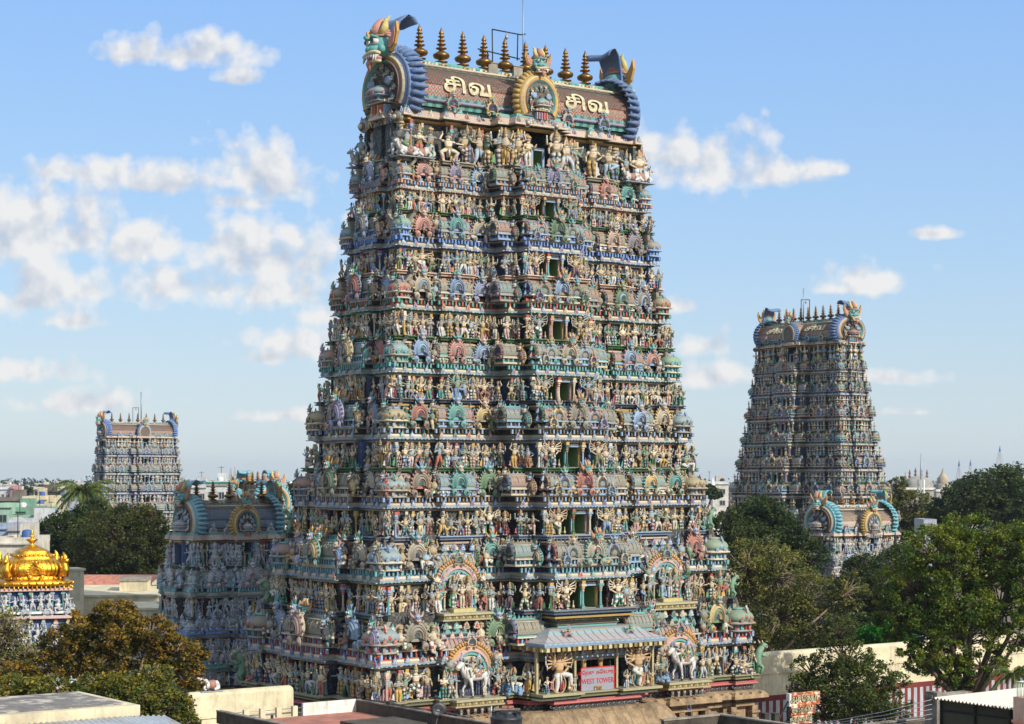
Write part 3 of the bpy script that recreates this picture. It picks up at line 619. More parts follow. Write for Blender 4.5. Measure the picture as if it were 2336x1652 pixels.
    for k in faces:
        D, segs, half = (B, ls, A) if k % 2 == 0 else (A, ss, B)
        sc = 1./dist*(1. if k == faces[0] else .8)
        for t0, t1, o in segs:
            L = t1-t0; cen = t0 < 0 < t1
            # dentils, posts and leaf crests: pattern of the storey itself
            if not far:
                for n_, zz, oo, d, cc in ((.24, .412, .56*lw, (.12, .12, .05), (CREAM, C['row'][0])), (.26, .53, .42, (.12, .16, .062*H), (C['row'][0], C['row'][1])), (.42, .61, .2, (.2, .16, .05*H), (C['row'][1], STONE))):
                    if top and zz > 0: continue
                    m = max(1, int(L/n_/s))
                    for i in range(m):
                        t = t0+(i+.5)*L/m; base.box(face_at(k, t, D+o+W(oo), Z(zz)), d, tuple(np.array(cc[i % 2])*(.8+.3*r.random())), k*pi/2)
            for n_, zz, oo, q in ((.85, .435, .58*lw, .40), (.62, .80, .02, .46), (.5, .69, .05, .40)):
                if top: zz, oo, q = hs+.10, .62, .5
                if cen and T.get('gate') and zz > .5: continue
                m = max(1, int(L/n_/s/(1.6 if far else 1)))
                for i in range(m):
                    t = t0+(i+.5)*L/m; pal = np.array([pick(r, [SKY, SKY, TEAL, PINK, CREAM]) if (k_row+(zz > .5)) % 2 else pick(r, [SKY, P_(110, 150, 210)]), pick(r, [CREAM, RED, WHITE])])*(.8+.3*r.random())
                    base.put(LEAF, np.clip(pal, 0, 1), face_at(k, t, D+o+W(oo*(min(1, s) if zz > .5 else 1)), Z(zz)), k*pi/2, q*s)
                if top: break
            if top and cen and k == 3: continue
            # figures on the ledge
            sp = (.62 if not far else .7)*s*(1.7 if top else 1)
            lo, hi = t0, t1
            parts_ = [(t0, t1)]
            if cen and k % 2 == 0: parts_ = [] if not top else [(t0, -dw-.3), (dw+.3, t1)]
            if k == 1 and faces[0] == 0 and not T.get('right_too'): parts_ = [(lo, min(hi, -B+1.6))] if lo < -B+1.5 else []
            for lo, hi in parts_:
                m = max(1, int(round((hi-lo)/sp)))
                for i in range(m):
                    t = lo+(i+.5)*(hi-lo)/m+(r.random()-.5)*.1
                    q = sh/1.25*(.98+.22*r.random())*T.get('figs', 1.)
                    if T.get('niche') and k == 0 and .44*A < abs(t) < .73*A: continue
                    if not far and L > 1.4*s and abs(t-(lo+hi)/2) < sp*.5 and r.random() < .5 and not top: tp, q = DANCER[int(r.integers(4))], q*1.12
                    elif far: tp = pick(r, FARFIG)
                    else: tp = pick(r, FIGS)
                    e = G(); e.put(tp, stat_pal(r), face_at(k, t, D+o-.30*s*(.8 if top else 1), Z(0)), k*pi/2+(r.random()-.5)*.6, (q*(.9+.3*r.random())*(1.25 if top else 1.1)*(1 if r.random() < .5 else -1), q*.95, q), (r.random()-.3)*.10); KD.add('statue', e, q*sc)
                    if i % 2 == 0 or r.random() < .2:
                        e = G(); e.put(PIL_F if far else PIL, pil_pal(r), face_at(k, t+sp*.5, D+o-lw+.16, Z(0)), k*pi/2, (s*1.05, s, hs*H)); KD.add('pilaster', e, sc*.8)
        if not far and k == 0 and not T.get('gate'):       # figures on the side cheeks of the stepped middle bays, and beside the guardians
            for t_, o_ in ((-.32*A, p*.22), (-.235*A, p*.75), (-.465*A, .1*s)):
                e = G(); q = sh/1.25*(1.+.15*r.random()); e.put(pick(r, FIGS), stat_pal(r), (t_-.26*s, -(B+o_-.35*s), Z(0)), -pi/2+r.random()*.8, (q*1.1, q, q)); KD.add('statue', e, q*sc)
                if not top:
                    e = G(); e.put(ARCH, arch_pal(r), (t_-.12*s, -(B+o_-.8*s), Z(.585)), -pi/2, .25*H); KD.add('niche_arch', e, .2*H*sc)
            for t_ in (-.19*A, .19*A, -.215*A, .215*A):
                e = G(); q = sh/1.25*(.92+.15*r.random()); e.put(pick(r, FIGS), stat_pal(r), (t_, -(B+p-.42*s), Z(0)), (r.random()-.5)*.5, (q*1.1, q, q)); KD.add('statue', e, q*sc)
        if top: continue
        # the row of small shrine roofs above the cornice
        zr = Z(.585); Dm = D-.62*s
        def add_arch(t, o, q, tp=None, zz=zr, kk=k):
            e = G(); e.put(tp or (ARCH_F if far else pick(r, ARCH_V)), arch_pal(r), face_at(kk, t, Dm+o, zz), kk*pi/2+(r.random()-.5)*.1, (q*.95, q, q*(1.08+.16*r.random()))); KD.add('niche_arch', e, q*sc)
        def add_barrel(t, o, L, R, front=None, zz=zr, lat=None):
            e = barrel(L, R, 6 if far else 10, seg=4 if far else 8); pk = e.pack(); q = G(); q.put(pk, barrel_pal(r, C['row'], lat), face_at(k, t, Dm+o-R*.55, zz), k*pi/2); KD.add('barrel_roof', q, L*sc)
            if front: add_arch(t, o-R*.55+R*1.28, front, zz=zz+.10*R)
        def gana(t, o, q, zz=zr):
            e = G(); e.put(FARFIG[0] if far else pick(r, GANAS), stat_pal(r) if r.random() < .4 else np.concatenate([[np.array(pick(r, [P_(190, 164, 120), P_(140, 140, 128), P_(120, 140, 120), P_(160, 150, 130)]))], stat_pal(r)[1:]]), face_at(k, t, Dm+o, zz), k*pi/2+(r.random()-.5)*.6, q); KD.add('dwarf_statue', e, q*sc)
        if k == 1 and faces[0] == 0 and not T.get('right_too'):
            add_arch(-B+c+.4, -.1, .28*H); continue
        if k % 2 == 0:
            nich = T.get('niche')
            for sg in (-1, 1):
                xl = (A-c+.71*A)/2
                if (A-c)-.71*A > .5: add_arch(sg*xl, .1*s, .33*H)
                if not nich: add_barrel(sg*.5875*A, .25*s, .20*A, .12*H, .31*H); [gana(sg*.5875*A+q_*A, .3*s, .25*H, Z(.60)) for q_ in (-.07, .07)]
                add_arch(sg*.395*A, .12*s, .32*H)
                add_barrel(sg*.285*A, p*.5+.1, .13*A, .125*H, None)
                if not far or r.random() < .5:
                    [gana(sg*t_*A, o_*s, .36*H, Z(.60)) for t_, o_ in ((xl/A+.062, -.15), (xl/A-.058, -.15), (.465, -.1), (.335, .1), (.70, .05))]
                e = G(); e.put(KUTA_F if far else KUTA, kuta_pal(r, C['row']), face_at(k, sg*(A-c*.52), D-c*.5+.06, Z(.56)), 0, (c*(.56+.06*r.random()), c*.58, (.26+.05*r.random())*H)); KD.add('corner_dome', e, c*sc)
            if not T.get('gate'): add_barrel(0, p+.12, .40*A, .125*H, .34*H); [add_arch(q_*A, p+.3*s, .26*H, ARCH_S, Z(.60)) for q_ in (-.115, .115)]; [gana(q_*A, p+.25*s, .27*H, Z(.60)) for q_ in (-.165, -.06, .06, .165)]
            for q in (-.16, .16): add_arch(q*A, p+.58*s, .15*H, ARCH_S if not far else ARCH_F)
            # door guardians and door
            if not T.get('gate') and not T.get('nodoor'):
                for sg in (-1, 1):
                    e = G(); q = .46*H/1.27; e.put(FARFIG[0] if far else GUARD[0 if sg < 0 else 1], stat_pal(r)*np.where(np.arange(11) == 0, 1, 1)[:, None], face_at(k, sg*(dw+.105*A), D+p-.45*s, Z(0)), k*pi/2, (q*1.12*(1 if sg < 0 else -1) if far else q*1.12, q, q)); KD.add('guardian_statue', e, 3*sc)
                    e = G(); e.put(PIL_F if far else PIL, pil_pal(r), face_at(k, sg*(dw+.14), D+p-.5*s, Z(0)), k*pi/2, (1.3*s, 1.2*s, .38*H)); KD.add('pilaster', e, 3*sc)
                    e = G(); e.put(PIL_F if far else PIL, pil_pal(r), face_at(k, sg*(.225*A), D+p-.5*s, Z(0)), k*pi/2, (1.4*s, 1.2*s, .37*H)); KD.add('pilaster', e, 2*sc)
        else:
            for sg in (-1, 1):
                if B-c-.36*B > .3: add_arch(sg*((B-c)*.5+.18*B), -.05*s, min(.33*H, .62*B*.5))
                add_arch(sg*(B-c*.35), .25*s, .25*H); add_arch(sg*.30*B, .5*s, .24*H)
                if not far: gana(sg*.47*B, -.05*s, .32*H, Z(.62)); gana(sg*(B-c*1.05), -.2*s, .33*H, Z(.62)); gana(sg*.36*B, .3*s, .3*H, Z(.60))
            add_barrel(0, .4*s, .56*B, .145*H, None); add_arch(0, .4*s+.14*H, .36*H)
            if 0 not in faces and 2 not in faces: pass
    # kutas of the hidden corners keep the outline whole
    if not top:
        for sx in (-1, 1):
            for sy in (-1, 1):
                if (sy < 0 and 0 in faces) or (sy > 0 and 2 in faces): continue
                e = G(); e.put(KUTA_F if far else KUTA, kuta_pal(r, C['row']), (sx*(A-c*.52), sy*(B-c*.5), Z(.56)), 0, (c*.64, c*.64, .285*H)); KD.add('corner_dome', e, .1*c/dist)
    st = obj('storey', base, STM, root)
    # door: green-painted passage with a frame, lintel and step
    if not T.get('gate') and not T.get('nodoor'):
        for k in faces:
            if k % 2: continue
            d = G(); yD = B+p-lw
            gr = P_(92, 136, 66) if not far else P_(24, 34, 30)
            for sg in (-1, 1):
                d.box(face_at(k, sg*(dw-.02), yD-.78*s, Z(.175)), (.05, 1.5*s, .39*H), gr, k*pi/2); d.box(face_at(k, sg*(dw+.06), yD+.05, Z(.18)), (.16, .14, .36*H), pick(r, [OCHRE, TEAL, PINK, SKY]), k*pi/2)
            d.box(face_at(k, 0, yD-1.55*s, Z(.175)), (2*dw, .05, .39*H), tuple(np.array(gr)*.8), k*pi/2); d.box(face_at(k, 0, yD-.7*s, Z(.002)), (2*dw, 1.7*s, .04), STONE, k*pi/2)
            d.box(face_at(k, 0, yD+.08, Z(.335)), (2*dw+.1, .18, .04*H), P_(50, 60, 70), k*pi/2); d.box(face_at(k, 0, yD+.14, Z(.315)), (2*dw+.02, .1, .02*H), SKY, k*pi/2)
            d.box(face_at(k, 0, yD-.6, Z(.26)), (.05, .05, .10*H), P_(200, 200, 190), k*pi/2)
            obj('doorway', d, STM, st)
    return st

def gable(q, r, figs=True, rim=P_(74, 124, 190)):         # big horseshoe end of a wagon roof, facing -y
    g = G(); k = 25; R = [.47, .42, .40, .36, .345, .31]; Y = [-.01, -.035, -.055, -.045, -.075, -.03]
    cs = [rim, CREAM, OCHRE, P_(150, 110, 100), TEAL]
    rings = [np.c_[h[:, 0], np.full(k, y), h[:, 1]] for a, y in zip(R, Y) for h in [horseshoe(a, k, .48, 250)]]
    for i in range(len(R)-1): g.add(np.concatenate([rings[i], rings[i+1]]), [(j, j+1, k+j+1, k+j) for j in range(k-1)], cs[i])
    hb_ = horseshoe(.505, k, .48, 250); back = np.c_[hb_[:, 0], np.full(k, .17), hb_[:, 1]]; g.add(np.concatenate([rings[0], back]), [(j, k+j, k+j+1, j+1) for j in range(k-1)], rim)
    g.plate(horseshoe(.46, k, .48, 250)[::-1], .05, P_(100, 84, 70), -.02)
    for j, x in enumerate(np.radians(np.linspace(90+125, 90-125, 25))):
        d = np.array((cos(x), 0, sin(x))); p_ = np.array((.47*cos(x), .05, .48+.5*sin(x))); n = np.array((-sin(x), 0, cos(x)))
        g.tube([p_-d*.03+(0, -.03, 0), p_+d*.02+n*.01, p_+d*.055+(0, .07, 0), p_+d*.035+(0, .16, 0)], [.04, .045, .035, .012], 5, rim if j % 2 else tuple(np.array(rim)*.85), flat=.8)
    for s_ in (1, -1):
        for a, c_, y in ((.085, STONE, -.06), (.06, P_(110, 100, 84), -.085), (.035, CREAM, -.105)):
            g.lathe([(a, 0), (a*.9, .03), (.001, .035)], 10, c_); g.V[-1] = xf(g.V[-1], (s_*.34, y, .05), rx=pi/2)
    if figs:
        for j in range(9):
            x = radians(205-j*28.75); g.put(pick(r, GANAS), stat_pal(r), (.24*cos(x), -.06, .40+.26*sin(x)), 0, .15)
        g.box((0, -.06, .2), (.26, .1, .12), SKY); g.box((0, -.07, .3), (.32, .13, .03), CREAM); g.put(KUTA, kuta_pal(r, (TEAL, RED, NAVY)), (0, -.07, .3), 0, .2)
        for x in (-.09, -.03, .03, .09): g.box((x, -.12, .2), (.025, .03, .12), pick(r, [RED, OCHRE, TEAL]))
        for x in (-.17, .17): g.lathe([(.06, 0), (.045, .03), (.02, .01), (.001, .02)], 8, SKY); g.V[-1] = xf(g.V[-1], (x, -.08, .56), rx=pi/2)
        for x in (-.2, -.1, .0, .1, .2): g.put(pick(r, FIGS), stat_pal(r), (x, -.08, .0), 0, .16)
    V, Lp, S, C, M, SM, U = g.pack(); return (V*q, Lp, S, C, M, SM, U)

def wagon_roof(root, KD, r, T, zt, zr, half, rad, nfin, span, fin_h, lod, faces, dist, lat=P_(160, 84, 70), rim=P_(84, 124, 176), ridge=TEAL, letters=None, masks=True, mask_q=1., gable_faces=True):
    far = lod == 'far'; A, B = T['A'], T['B']; g = G(); H = zr-zt; n = 20
    a = np.concatenate([np.linspace(-.42, 0, 3)[:-1], np.arcsin(np.linspace(0, 1, n//2-1))]); a = np.concatenate([a, (pi-a[:-1])[::-1]])
    zc = zt+H*.42; ph = zr-zc
    def pr(t):
        y = -rad*(1-sin(t)**1.75 if sin(t) > 0 else cos(t)); zz = zc+(ph*sin(t) if sin(t) > 0 else (zc-zt)*sin(t)/sin(.42)); return y, zz
    xs = np.linspace(-half, half, 61); m = len(a)
    pts = [pr(t) for t in a]
    V = np.array([(x, y, z) for x in xs for y, z in pts])
    cols = []; mats = []; Fs = []; uv = []
    ln = np.concatenate([[0], np.cumsum([math.hypot(pts[j+1][0]-pts[j][0], pts[j+1][1]-pts[j][1]) for j in range(m-1)])])
    for i in range(60):
        for j in range(m-1):
            e = min(j, m-2-j)
            Fs.append((i*m+j, (i+1)*m+j, (i+1)*m+j+1, i*m+j+1))
            if e < 1: c, q = (TEAL if i % 2 else P_(60, 120, 110)), 0
            elif e < 7: c, q = tuple(np.array(lat)*(.8+.3*r.random())), 1
            elif e < 8: c, q = (STONE if i % 2 else P_(170, 150, 120)), 0
            elif e < 9: c, q = (P_(200, 180, 150) if i % 2 else P_(120, 140, 130)), 0
            else: c, q = ((ridge, CREAM, P_(60, 120, 130))[i % 3] if i % 2 else P_(200, 150, 120)), 0
            cols.append(c); mats.append(q); f_ = 2.0/max(.6, rad/2.7)
            uv += [(xs[i]*f_, ln[j]*f_), (xs[i+1]*f_, ln[j]*f_), (xs[i+1]*f_, ln[j+1]*f_), (xs[i]*f_, ln[j+1]*f_)]
    g.add(V, Fs, np.array(cols), True, 0, np.array(uv)); g.M[-1] = np.array(mats, np.int32)
    for yy, zz, rr, c in ((-rad*.55, zr-.13*H, .09, CREAM), (-rad*.98, zt+.12*H, .1, LILAC), (0, zr, .16, ridge)):
        for sy in (1, -1): g.tube([(-half, yy*sy, zz), (0, yy*sy, zz+.01), (half, yy*sy, zz)], rr*rad/2.7, 6, c)
    hb = .13*H; g.box((0, 0, zr-.02), (2*half, .5*rad/2.7, hb), ridge)
    for i in range(int(half*2/.3)):
        x = -half+.15+i*.3
        for sy in (-1, 1): g.box((x, sy*.26*rad/2.7, zr-.02+.03*(-1)**i), (.2, .06, hb*.6), pick(r, [ridge, P_(216, 176, 130), P_(60, 130, 130), CREAM])); g.ball((x, sy*rad*.40, zr-.33*ph), (.10, .12, .10), P_(190, 180, 160) if i % 2 else P_(120, 150, 140), 6, 4)
    rf = obj('barrel_roof', g, STM, root)
    rf['label'] = 'great wagon-vault roof on the top storey, fish-scale lattice'
    for s_ in (-1, 1):                                    # gabled ends, masks and curling hoods
        e = G(); q = rad*2.12
        e.put(gable(q, r, True, rim), None, (s_*half, 0, zt-.34*H), s_*pi/2, (1.06, 1, H/(.93*q)*1.40)); obj('roof_gable', e, STM, rf)
        if masks:
            e = G(); e.put(YALI, YALI_PAL, (s_*(half+.35*mask_q), 0, zr-.75*mask_q), s_*pi/2, 2.75*mask_q); obj('horned_mask', e, STM, root)
            pal = YALI_PAL.copy(); pal[6] = rim
            e = G(); e.put(HOOD, pal, (s_*(half-.1*mask_q), 0, zr-.8*mask_q), -s_*pi/2, (2.7*mask_q, 2.4*mask_q, 3.3*mask_q)); obj('curling_hood', e, STM, root)
    for k in (0, 2):
        if k not in faces: continue
        e = G(); q = H*.98; e.put(gable(q*1.02, r, not far, P_(206, 164, 70) if not far else rim), None, face_at(k, 0, rad+1.15*rad/2.7, zt-.24*H), k*pi/2, (1.04, 1., 1.12)); e.put(barrel(1.9*rad/2.7, rad*.42, 8, seg=4, end=False).pack(), barrel_pal(r, (SKY, TEAL, NAVY)), face_at(k, 0, rad*.75, zt-.05*H), k*pi/2+pi/2, 1.); 
        e.put(barrel(q*.8, q*.2, 8, seg=4, end=False).pack(), barrel_pal(r, (SKY, TEAL, NAVY)), face_at(k, 0, rad*.6, zt), 0 if k else 0, 1)
        na = obj('niche_arch', e, STM, root); na['label'] = 'large niche arch in the middle of the roof'
        if masks:
            e = G(); e.put(YALI, YALI_PAL*np.where(np.arange(10) == 3, .9, 1)[:, None], face_at(k, 0, rad+1.05*rad/2.7, zt+H*.80), k*pi/2, 1.55*rad/2.7); obj('horned_mask', e, STM, root)
        for t in (-.66, -.33, .33, .66):
            e = G(); q = .30*H; e.put(ARCH_S, arch_pal(r), face_at(k, t*half, rad+.25*rad/2.7, zt-.06*H), k*pi/2, q); KD.add('niche_arch', e, q/dist)
    for i in range(nfin):
        x = -span+2*span*i/(nfin-1); e = G(); e.put(KAL_F if far else KAL, np.array([[.5, .4, .2]]), (x, 0, zr-.02), 0, (fin_h*(1.08 if fin_h > 2 else 1.25), fin_h*(1.08 if fin_h > 2 else 1.25), fin_h)); obj('finial', e, STM, root)
    return rf, pr

def text_mesh(txt, size, ext=.02, width=1., bold=0.):
    cu = bpy.data.curves.new('lettering', 'FONT'); cu.body = txt; cu.size = size; cu.extrude = ext; cu.align_x = 'CENTER'; cu.align_y = 'CENTER'; cu.resolution_u = 3; cu.offset = bold
    o = bpy.data.objects.new('lettering', cu); COL.objects.link(o); bpy.context.view_layer.update()
    me = bpy.data.meshes.new_from_object(o.evaluated_get(bpy.context.evaluated_depsgraph_get())); bpy.data.objects.remove(o); bpy.data.curves.remove(cu)
    for v in me.vertices: v.co.x *= width
    return me
# ---------------------------------------------------------------- the five gate towers
def tower(name, label, loc, rz, tiers, rows, roof, faces, lod, dist, seed, pale=0.):
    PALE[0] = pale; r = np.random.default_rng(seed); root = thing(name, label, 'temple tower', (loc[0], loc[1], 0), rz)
    KD = Kinds(root); n = len(tiers)
    for i, (T, kr) in enumerate(zip(tiers, rows)):
        storey(root, KD, T, kr, r, faces, lod, dist, top=(i == n-1), first=(i == 0))
    rf, pr = wagon_roof(root, KD, r, tiers[-1], faces=faces, lod=lod, dist=dist, **roof)
    return root, KD, r, rf, pr
def TI(A, B, z, H, p, **k): return dict(A=A, B=B, z=z, H=H, p=p, **k)

WC = (-.494, 131.715)
WA = [15.72, 14.56, 13.4, 12.85, 12.15, 11.58, 11.05, 10.58, 10.1]; WB = [8.5, 7.1, 6.1, 5.3, 4.75, 4.28, 3.75, 3.25, 2.95]
WZ = [8.75, 13.95, 18.65, 22.96, 27.3, 31.3, 35.45, 39.4, 42.8, 46.75]; WP = [1.9, 3.0, 2.9, 3.0, 2.6, 2.3, 2.4, 2.4, 1.5]
wt = [TI(WA[i], WB[i], WZ[i], WZ[i+1]-WZ[i], WP[i]) for i in range(9)]
wt[0].update(gate=True, niche=True); wt[1].update(niche=True)
west, KD, r, wroof, wpr = tower('temple_tower', 'tallest carved and painted tower, nearest, with nine storeys of statues above a sandstone base', WC, AL, wt, range(9),
    dict(zt=46.3, zr=49.62, half=9.5, rad=2.75, nfin=9, span=6.92, fin_h=2.65), (0, 3, 1), 'near', 1., 11)
# script letters in relief on the two halves of the roof
for sx in (-1, 1):
    me = text_mesh('சிவ', 1.5, .03, 1.3, .03)
    for v in me.vertices:
        t = .08+(v.co.y)/2.6; y, z = wpr(t); v.co = (sx*4.95+v.co.x, y-(.05+v.co.z)*cos(t)-.04, z+(.05+v.co.z)*sin(t)+.03)
    me.materials.append(MATS['cream_letter']); link('roof_lettering', me, wroof)
# ground storey: entrance with two columns, sloping eave, huge guardians, riders under arches, sign
def west_gate():
    T = wt[0]; A, B, z, H, p = T['A'], T['B'], T['z'], T['H'], T['p']; s = H/4.2; lw = .85*s; yw = B+p-lw
    d = G(); te = P_(20, 84, 84)
    for sg in (-1, 1): d.box((sg*1.70, -yw+.85, z+1.45), (.05, 1.7, 3.0), te)
    d.box((0, -yw+1.75, z+1.45), (3.5, .06, 3.0), P_(24, 40, 46)); d.box((0, -yw+1.6, z+1.45), (.34, .12, 2.9), P_(24, 110, 96))
    for x in (-1.3, -.8, .8, 1.3): d.box((x, -yw+1.55, z+1.4), (.04, .05, 2.8), P_(120, 140, 140))
    d.box((0, -yw+.8, z+.03), (3.5, 1.9, .06), STONE)
    dw = obj('doorway', d, STM, west)
    for x in (-.62, .72):
        g = G(); g.lathe([(.2, 0), (.2, .15), (.16, .18), (.155, 1.35), (.17, 1.36), (.17, 1.62), (.175, 1.64), (.17, 1.85), (.2, 1.87), (.22, 2.05), (.16, 2.1), (.3, 2.2), (.34, 2.34), (.2, 2.42)], 16,
            [tuple(c) for c in (SKY, SKY, SKY, SKY, OCHRE, STONE, OCHRE, RED, WHITE, WHITE, SKY, P_(120, 190, 170), P_(120, 190, 170))])
        g.C[-1] = np.repeat(np.array([SKY, SKY, SKY, SKY, OCHRE, STONE, OCHRE, RED, WHITE, WHITE, SKY, P_(120, 190, 170), P_(120, 190, 170)]), 16, 0)
        g.box((0, 0, 2.5), (.95, .5, .14), P_(206, 180, 110)); g.box((0, 0, 2.62), (1.2, .6, .12), P_(120, 100, 60))
        g = [xf_pack(g.pack(), (x, -yw-.15, z))]
        c = obj('entrance_column', g, STM, west); c['label'] = 'round entrance column banded blue, gold, red and white'
    # the eave
    e = G(); hw = 4.95; yf = B+p+.75; Pc = np.array([(-hw, -yf), (hw, -yf), (hw, -B+2), (-hw, -B+2)])
    e_prof = [(-1.2, z+2.98, P_(60, 50, 40)), (-.02, z+2.98, P_(60, 50, 40)), (0, z+3.0, OCHRE), (.05, z+3.16, SKY), (.02, z+3.24, SKY), (-.25, z+3.28, P_(190, 186, 180)), (-.60, z+3.42, P_(206, 194, 196)), (-1.05, z+3.66, P_(196, 188, 190)), (-1.3, z+3.86, P_(160, 194, 200)), (-1.4, z+3.92, P_(206, 180, 120)), (-1.55, z+4.0, SKY), (-2.2, z+4.04, STONE)]
    sweep(e, Pc, e_prof)
    for i in range(24):                                   # bracket blocks under the lip
        x = -hw+.2+i*(2*hw-.4)/23; e.box((x, -yf+.06, z+2.86), (.24, .3, .24), P_(226, 206, 140) if i % 2 == 0 else P_(150, 120, 60))
        e.box((x, -yf-.0, z+3.2), (.16, .1, .05), TEAL)
    for j in range(10):
        y = -yf+.3+j*.36; e.box((-hw+.06, y, z+2.86), (.3, .22, .24), P_(226, 206, 140) if j % 2 == 0 else P_(150, 120, 60))
    for i in range(16):                                   # moulded ribs that drip down the slope
        x = -hw+.35+i*(2*hw-.7)/15; e.tube([(x, -yf+.2, z+3.29), (x, -yf+.58, z+3.43), (x, -yf+1.0, z+3.66), (x, -yf+1.25, z+3.86)], [.01, .02, .02, .01], 5, pick(r, [SKY, P_(200, 202, 208), P_(206, 192, 196)]))
    ev = obj('sloping_eave', e, STM, west); ev['label'] = 'wide sloping eave of faded pink and blue over the entrance'
    for sg in (-1, 1):                                    # guardians in framed panels
        cx = sg*3.2; f = G()
        for q in (-1.5, 1.5): f.box((cx+q, -yw-.6, z+1.45), (.15, .2, 2.9), P_(196, 180, 132)); f.box((cx+q, -yw-.65, z+2.75), (.34, .34, .16), P_(206, 192, 150))
        f.box((cx, -yw-.85, z-.02), (3.3, 1.3, .16), P_(180, 172, 128)); f.box((cx, -yw-.62, z-.17), (3.2, 1.1, .14), P_(40, 90, 50)); f.box((cx, -yw-.6, z-.30), (3.1, 1.0, .12), P_(226, 226, 200))
        obj('panel_frame', f, STM, west)
        e = G(); pal = stat_pal(r); pal[0] = P_(214, 172, 122); pal[2] = WHITE; pal[3] = P_(222, 214, 200); pal[4] = P_(206, 70, 70)
        q = 2.95/1.25; e.put(BIGGUARD[0 if sg < 0 else 1], pal, (cx, -yw-.95, z+.06), 0, (q*1.12, q, q)); o = obj('guardian_statue', e, STM, west)
        o['label'] = 'huge many-armed guardian beside the entrance'
        for dx in (-1.05, 1.05): e = G(); e.put(pick(r, FIGS), stat_pal(r), (cx+dx, -yw-1.15, z+.06), 0, 1.0); KD.add('statue', e, 2)
        ring = G(); a = np.linspace(-1.25*pi, .25*pi, 22); ring.tube([(cx-.1+.5*cos(t), -yw-1.1, z+.62+.6*sin(t)) for t in a], .05, 6, P_(190, 164, 112)); obj('serpent_ring', ring, STM, west)
    for sg in (-1, 1):                                    # side niches at the ends of the centre bay
        e = G(); e.put(DANCER[3], stat_pal(r), (sg*6.0, -B-.9, z+.5), 0, 1.5); g = e
        for j in range(60):
            t, zz = r.random()*2*pi, r.random(); g.ball((sg*6.0+.55*cos(t)*(1-.3*zz), -B-.9+.4*sin(t)*(1-.3*zz), z+.06+.5*zz), .12, P_(116, 160, 196), 6, 4)
        KD.add('statue', g, 4)
    for k, (zz, dep, ti) in enumerate(((WZ[0], B, 0), (WZ[1], WB[1], 1))):   # arched pavilions: riders on bulls below, couples above
        for sg in (-1, 1):
            x0 = sg*8.5; y0 = -(dep+.2*s-lw*.6); q = 3.05 if k == 0 else 2.9; g = G()
            kk = 17; a = np.radians(np.linspace(180, 0, kk)); hz = 1.55*q/3.05*1.02
            Rr = [.56, .50, .47, .40, .385, .33]; Y = [-.02, -.06, -.03, -.08, -.05, -.05]; cs = [OCHRE if k == 0 else PINK, CREAM, PINK, P_(190, 150, 90), TEAL]
            rings = [np.array([(x0+R_*q*cos(t), y0+yy*q, zz+hz+R_*q*sin(t)*1.0) for t in a]) for R_, yy in zip(Rr, Y)]
            for i in range(5): g.add(np.concatenate([rings[i], rings[i+1]]), [(j, j+1, kk+j+1, kk+j) for j in range(kk-1)], cs[i])
            bk = rings[0]+(0, .6, 0); g.add(np.concatenate([rings[0], bk]), [(j, kk+j, kk+j+1, j+1) for j in range(kk-1)], STONE)
            g.plate([(x0+.36*q*cos(t), zz+hz+.36*q*sin(t)) for t in a[::-1]]+[(x0-.36*q, zz), (x0+.36*q, zz)], .05, NAVY if k == 0 else P_(70, 60, 60), y0+.25)
            for j, t in enumerate(np.radians(np.linspace(176, 4, 27))): g.tube([(x0+.54*q*cos(t), y0-.1, zz+hz+.54*q*sin(t)), (x0+.60*q*cos(t), y0-.12, zz+hz+.60*q*sin(t)), (x0+.63*q*cos(t), y0, zz+hz+.63*q*sin(t))], [.1, .1, .02], 5, OCHRE if j % 2 else P_(216, 150, 90))
            for q_ in (-1, 1):
                g.put(PIL, pil_pal(r, SKY if k == 0 else TEAL), (x0+q_*.45*q, y0-.1, zz), 0, (1.7, 1.6, hz)); g.put(PIL, pil_pal(r, CREAM), (x0+q_*.36*q, y0-.14, zz), 0, (1.1, 1.1, hz))
                g.tube([(x0+q_*.44*q, y0-.15, zz+hz), (x0+q_*.6*q, y0-.2, zz+hz+.05), (x0+q_*.62*q, y0-.2, zz+hz+.35), (x0+q_*.5*q, y0-.2, zz+hz+.4)], [.16, .16, .14, .05], 6, TEAL)
            g.put(ARCH_S, arch_pal(r), (x0, y0-.28, zz+hz+.47*q), 0, .75)
            e = barrel(3.2, .95, 10); g.put(e.pack(), barrel_pal(r, ROWS[ti]['row'], P_(176, 120, 98) if k == 0 else P_(140, 124, 96)), (x0, y0+1.0, zz+hz+.05), 0, 1.0)
            pf = (x0, y0-.75, zz-.10); g.box(pf, (3.7, 1.1, .14), P_(190, 180, 138)); g.box((x0, y0-.68, zz-.29), (3.5, 1.0, .22), P_(170, 146, 82)); g.box((x0, y0-.68, zz-.46), (3.7, 1.05, .10), P_(186, 174, 128))
            for j in range(14): g.box((x0-1.6+j*.25, y0-1.19, zz-.29), (.12, .05, .14), P_(200, 180, 110) if j % 2 else P_(120, 96, 56))
            if k == 0:
                for j in range(6): g.put(FIGS[5], stat_pal(r), (x0-1.3+j*.52, y0-1.0, zz-1.05), 0, .42)
            nm = obj('arched_pavilion', g, STM, west); nm['label'] = 'arched pavilion framing a bull with riders' if k == 0 else 'arched pavilion framing a standing couple'
            e = G()
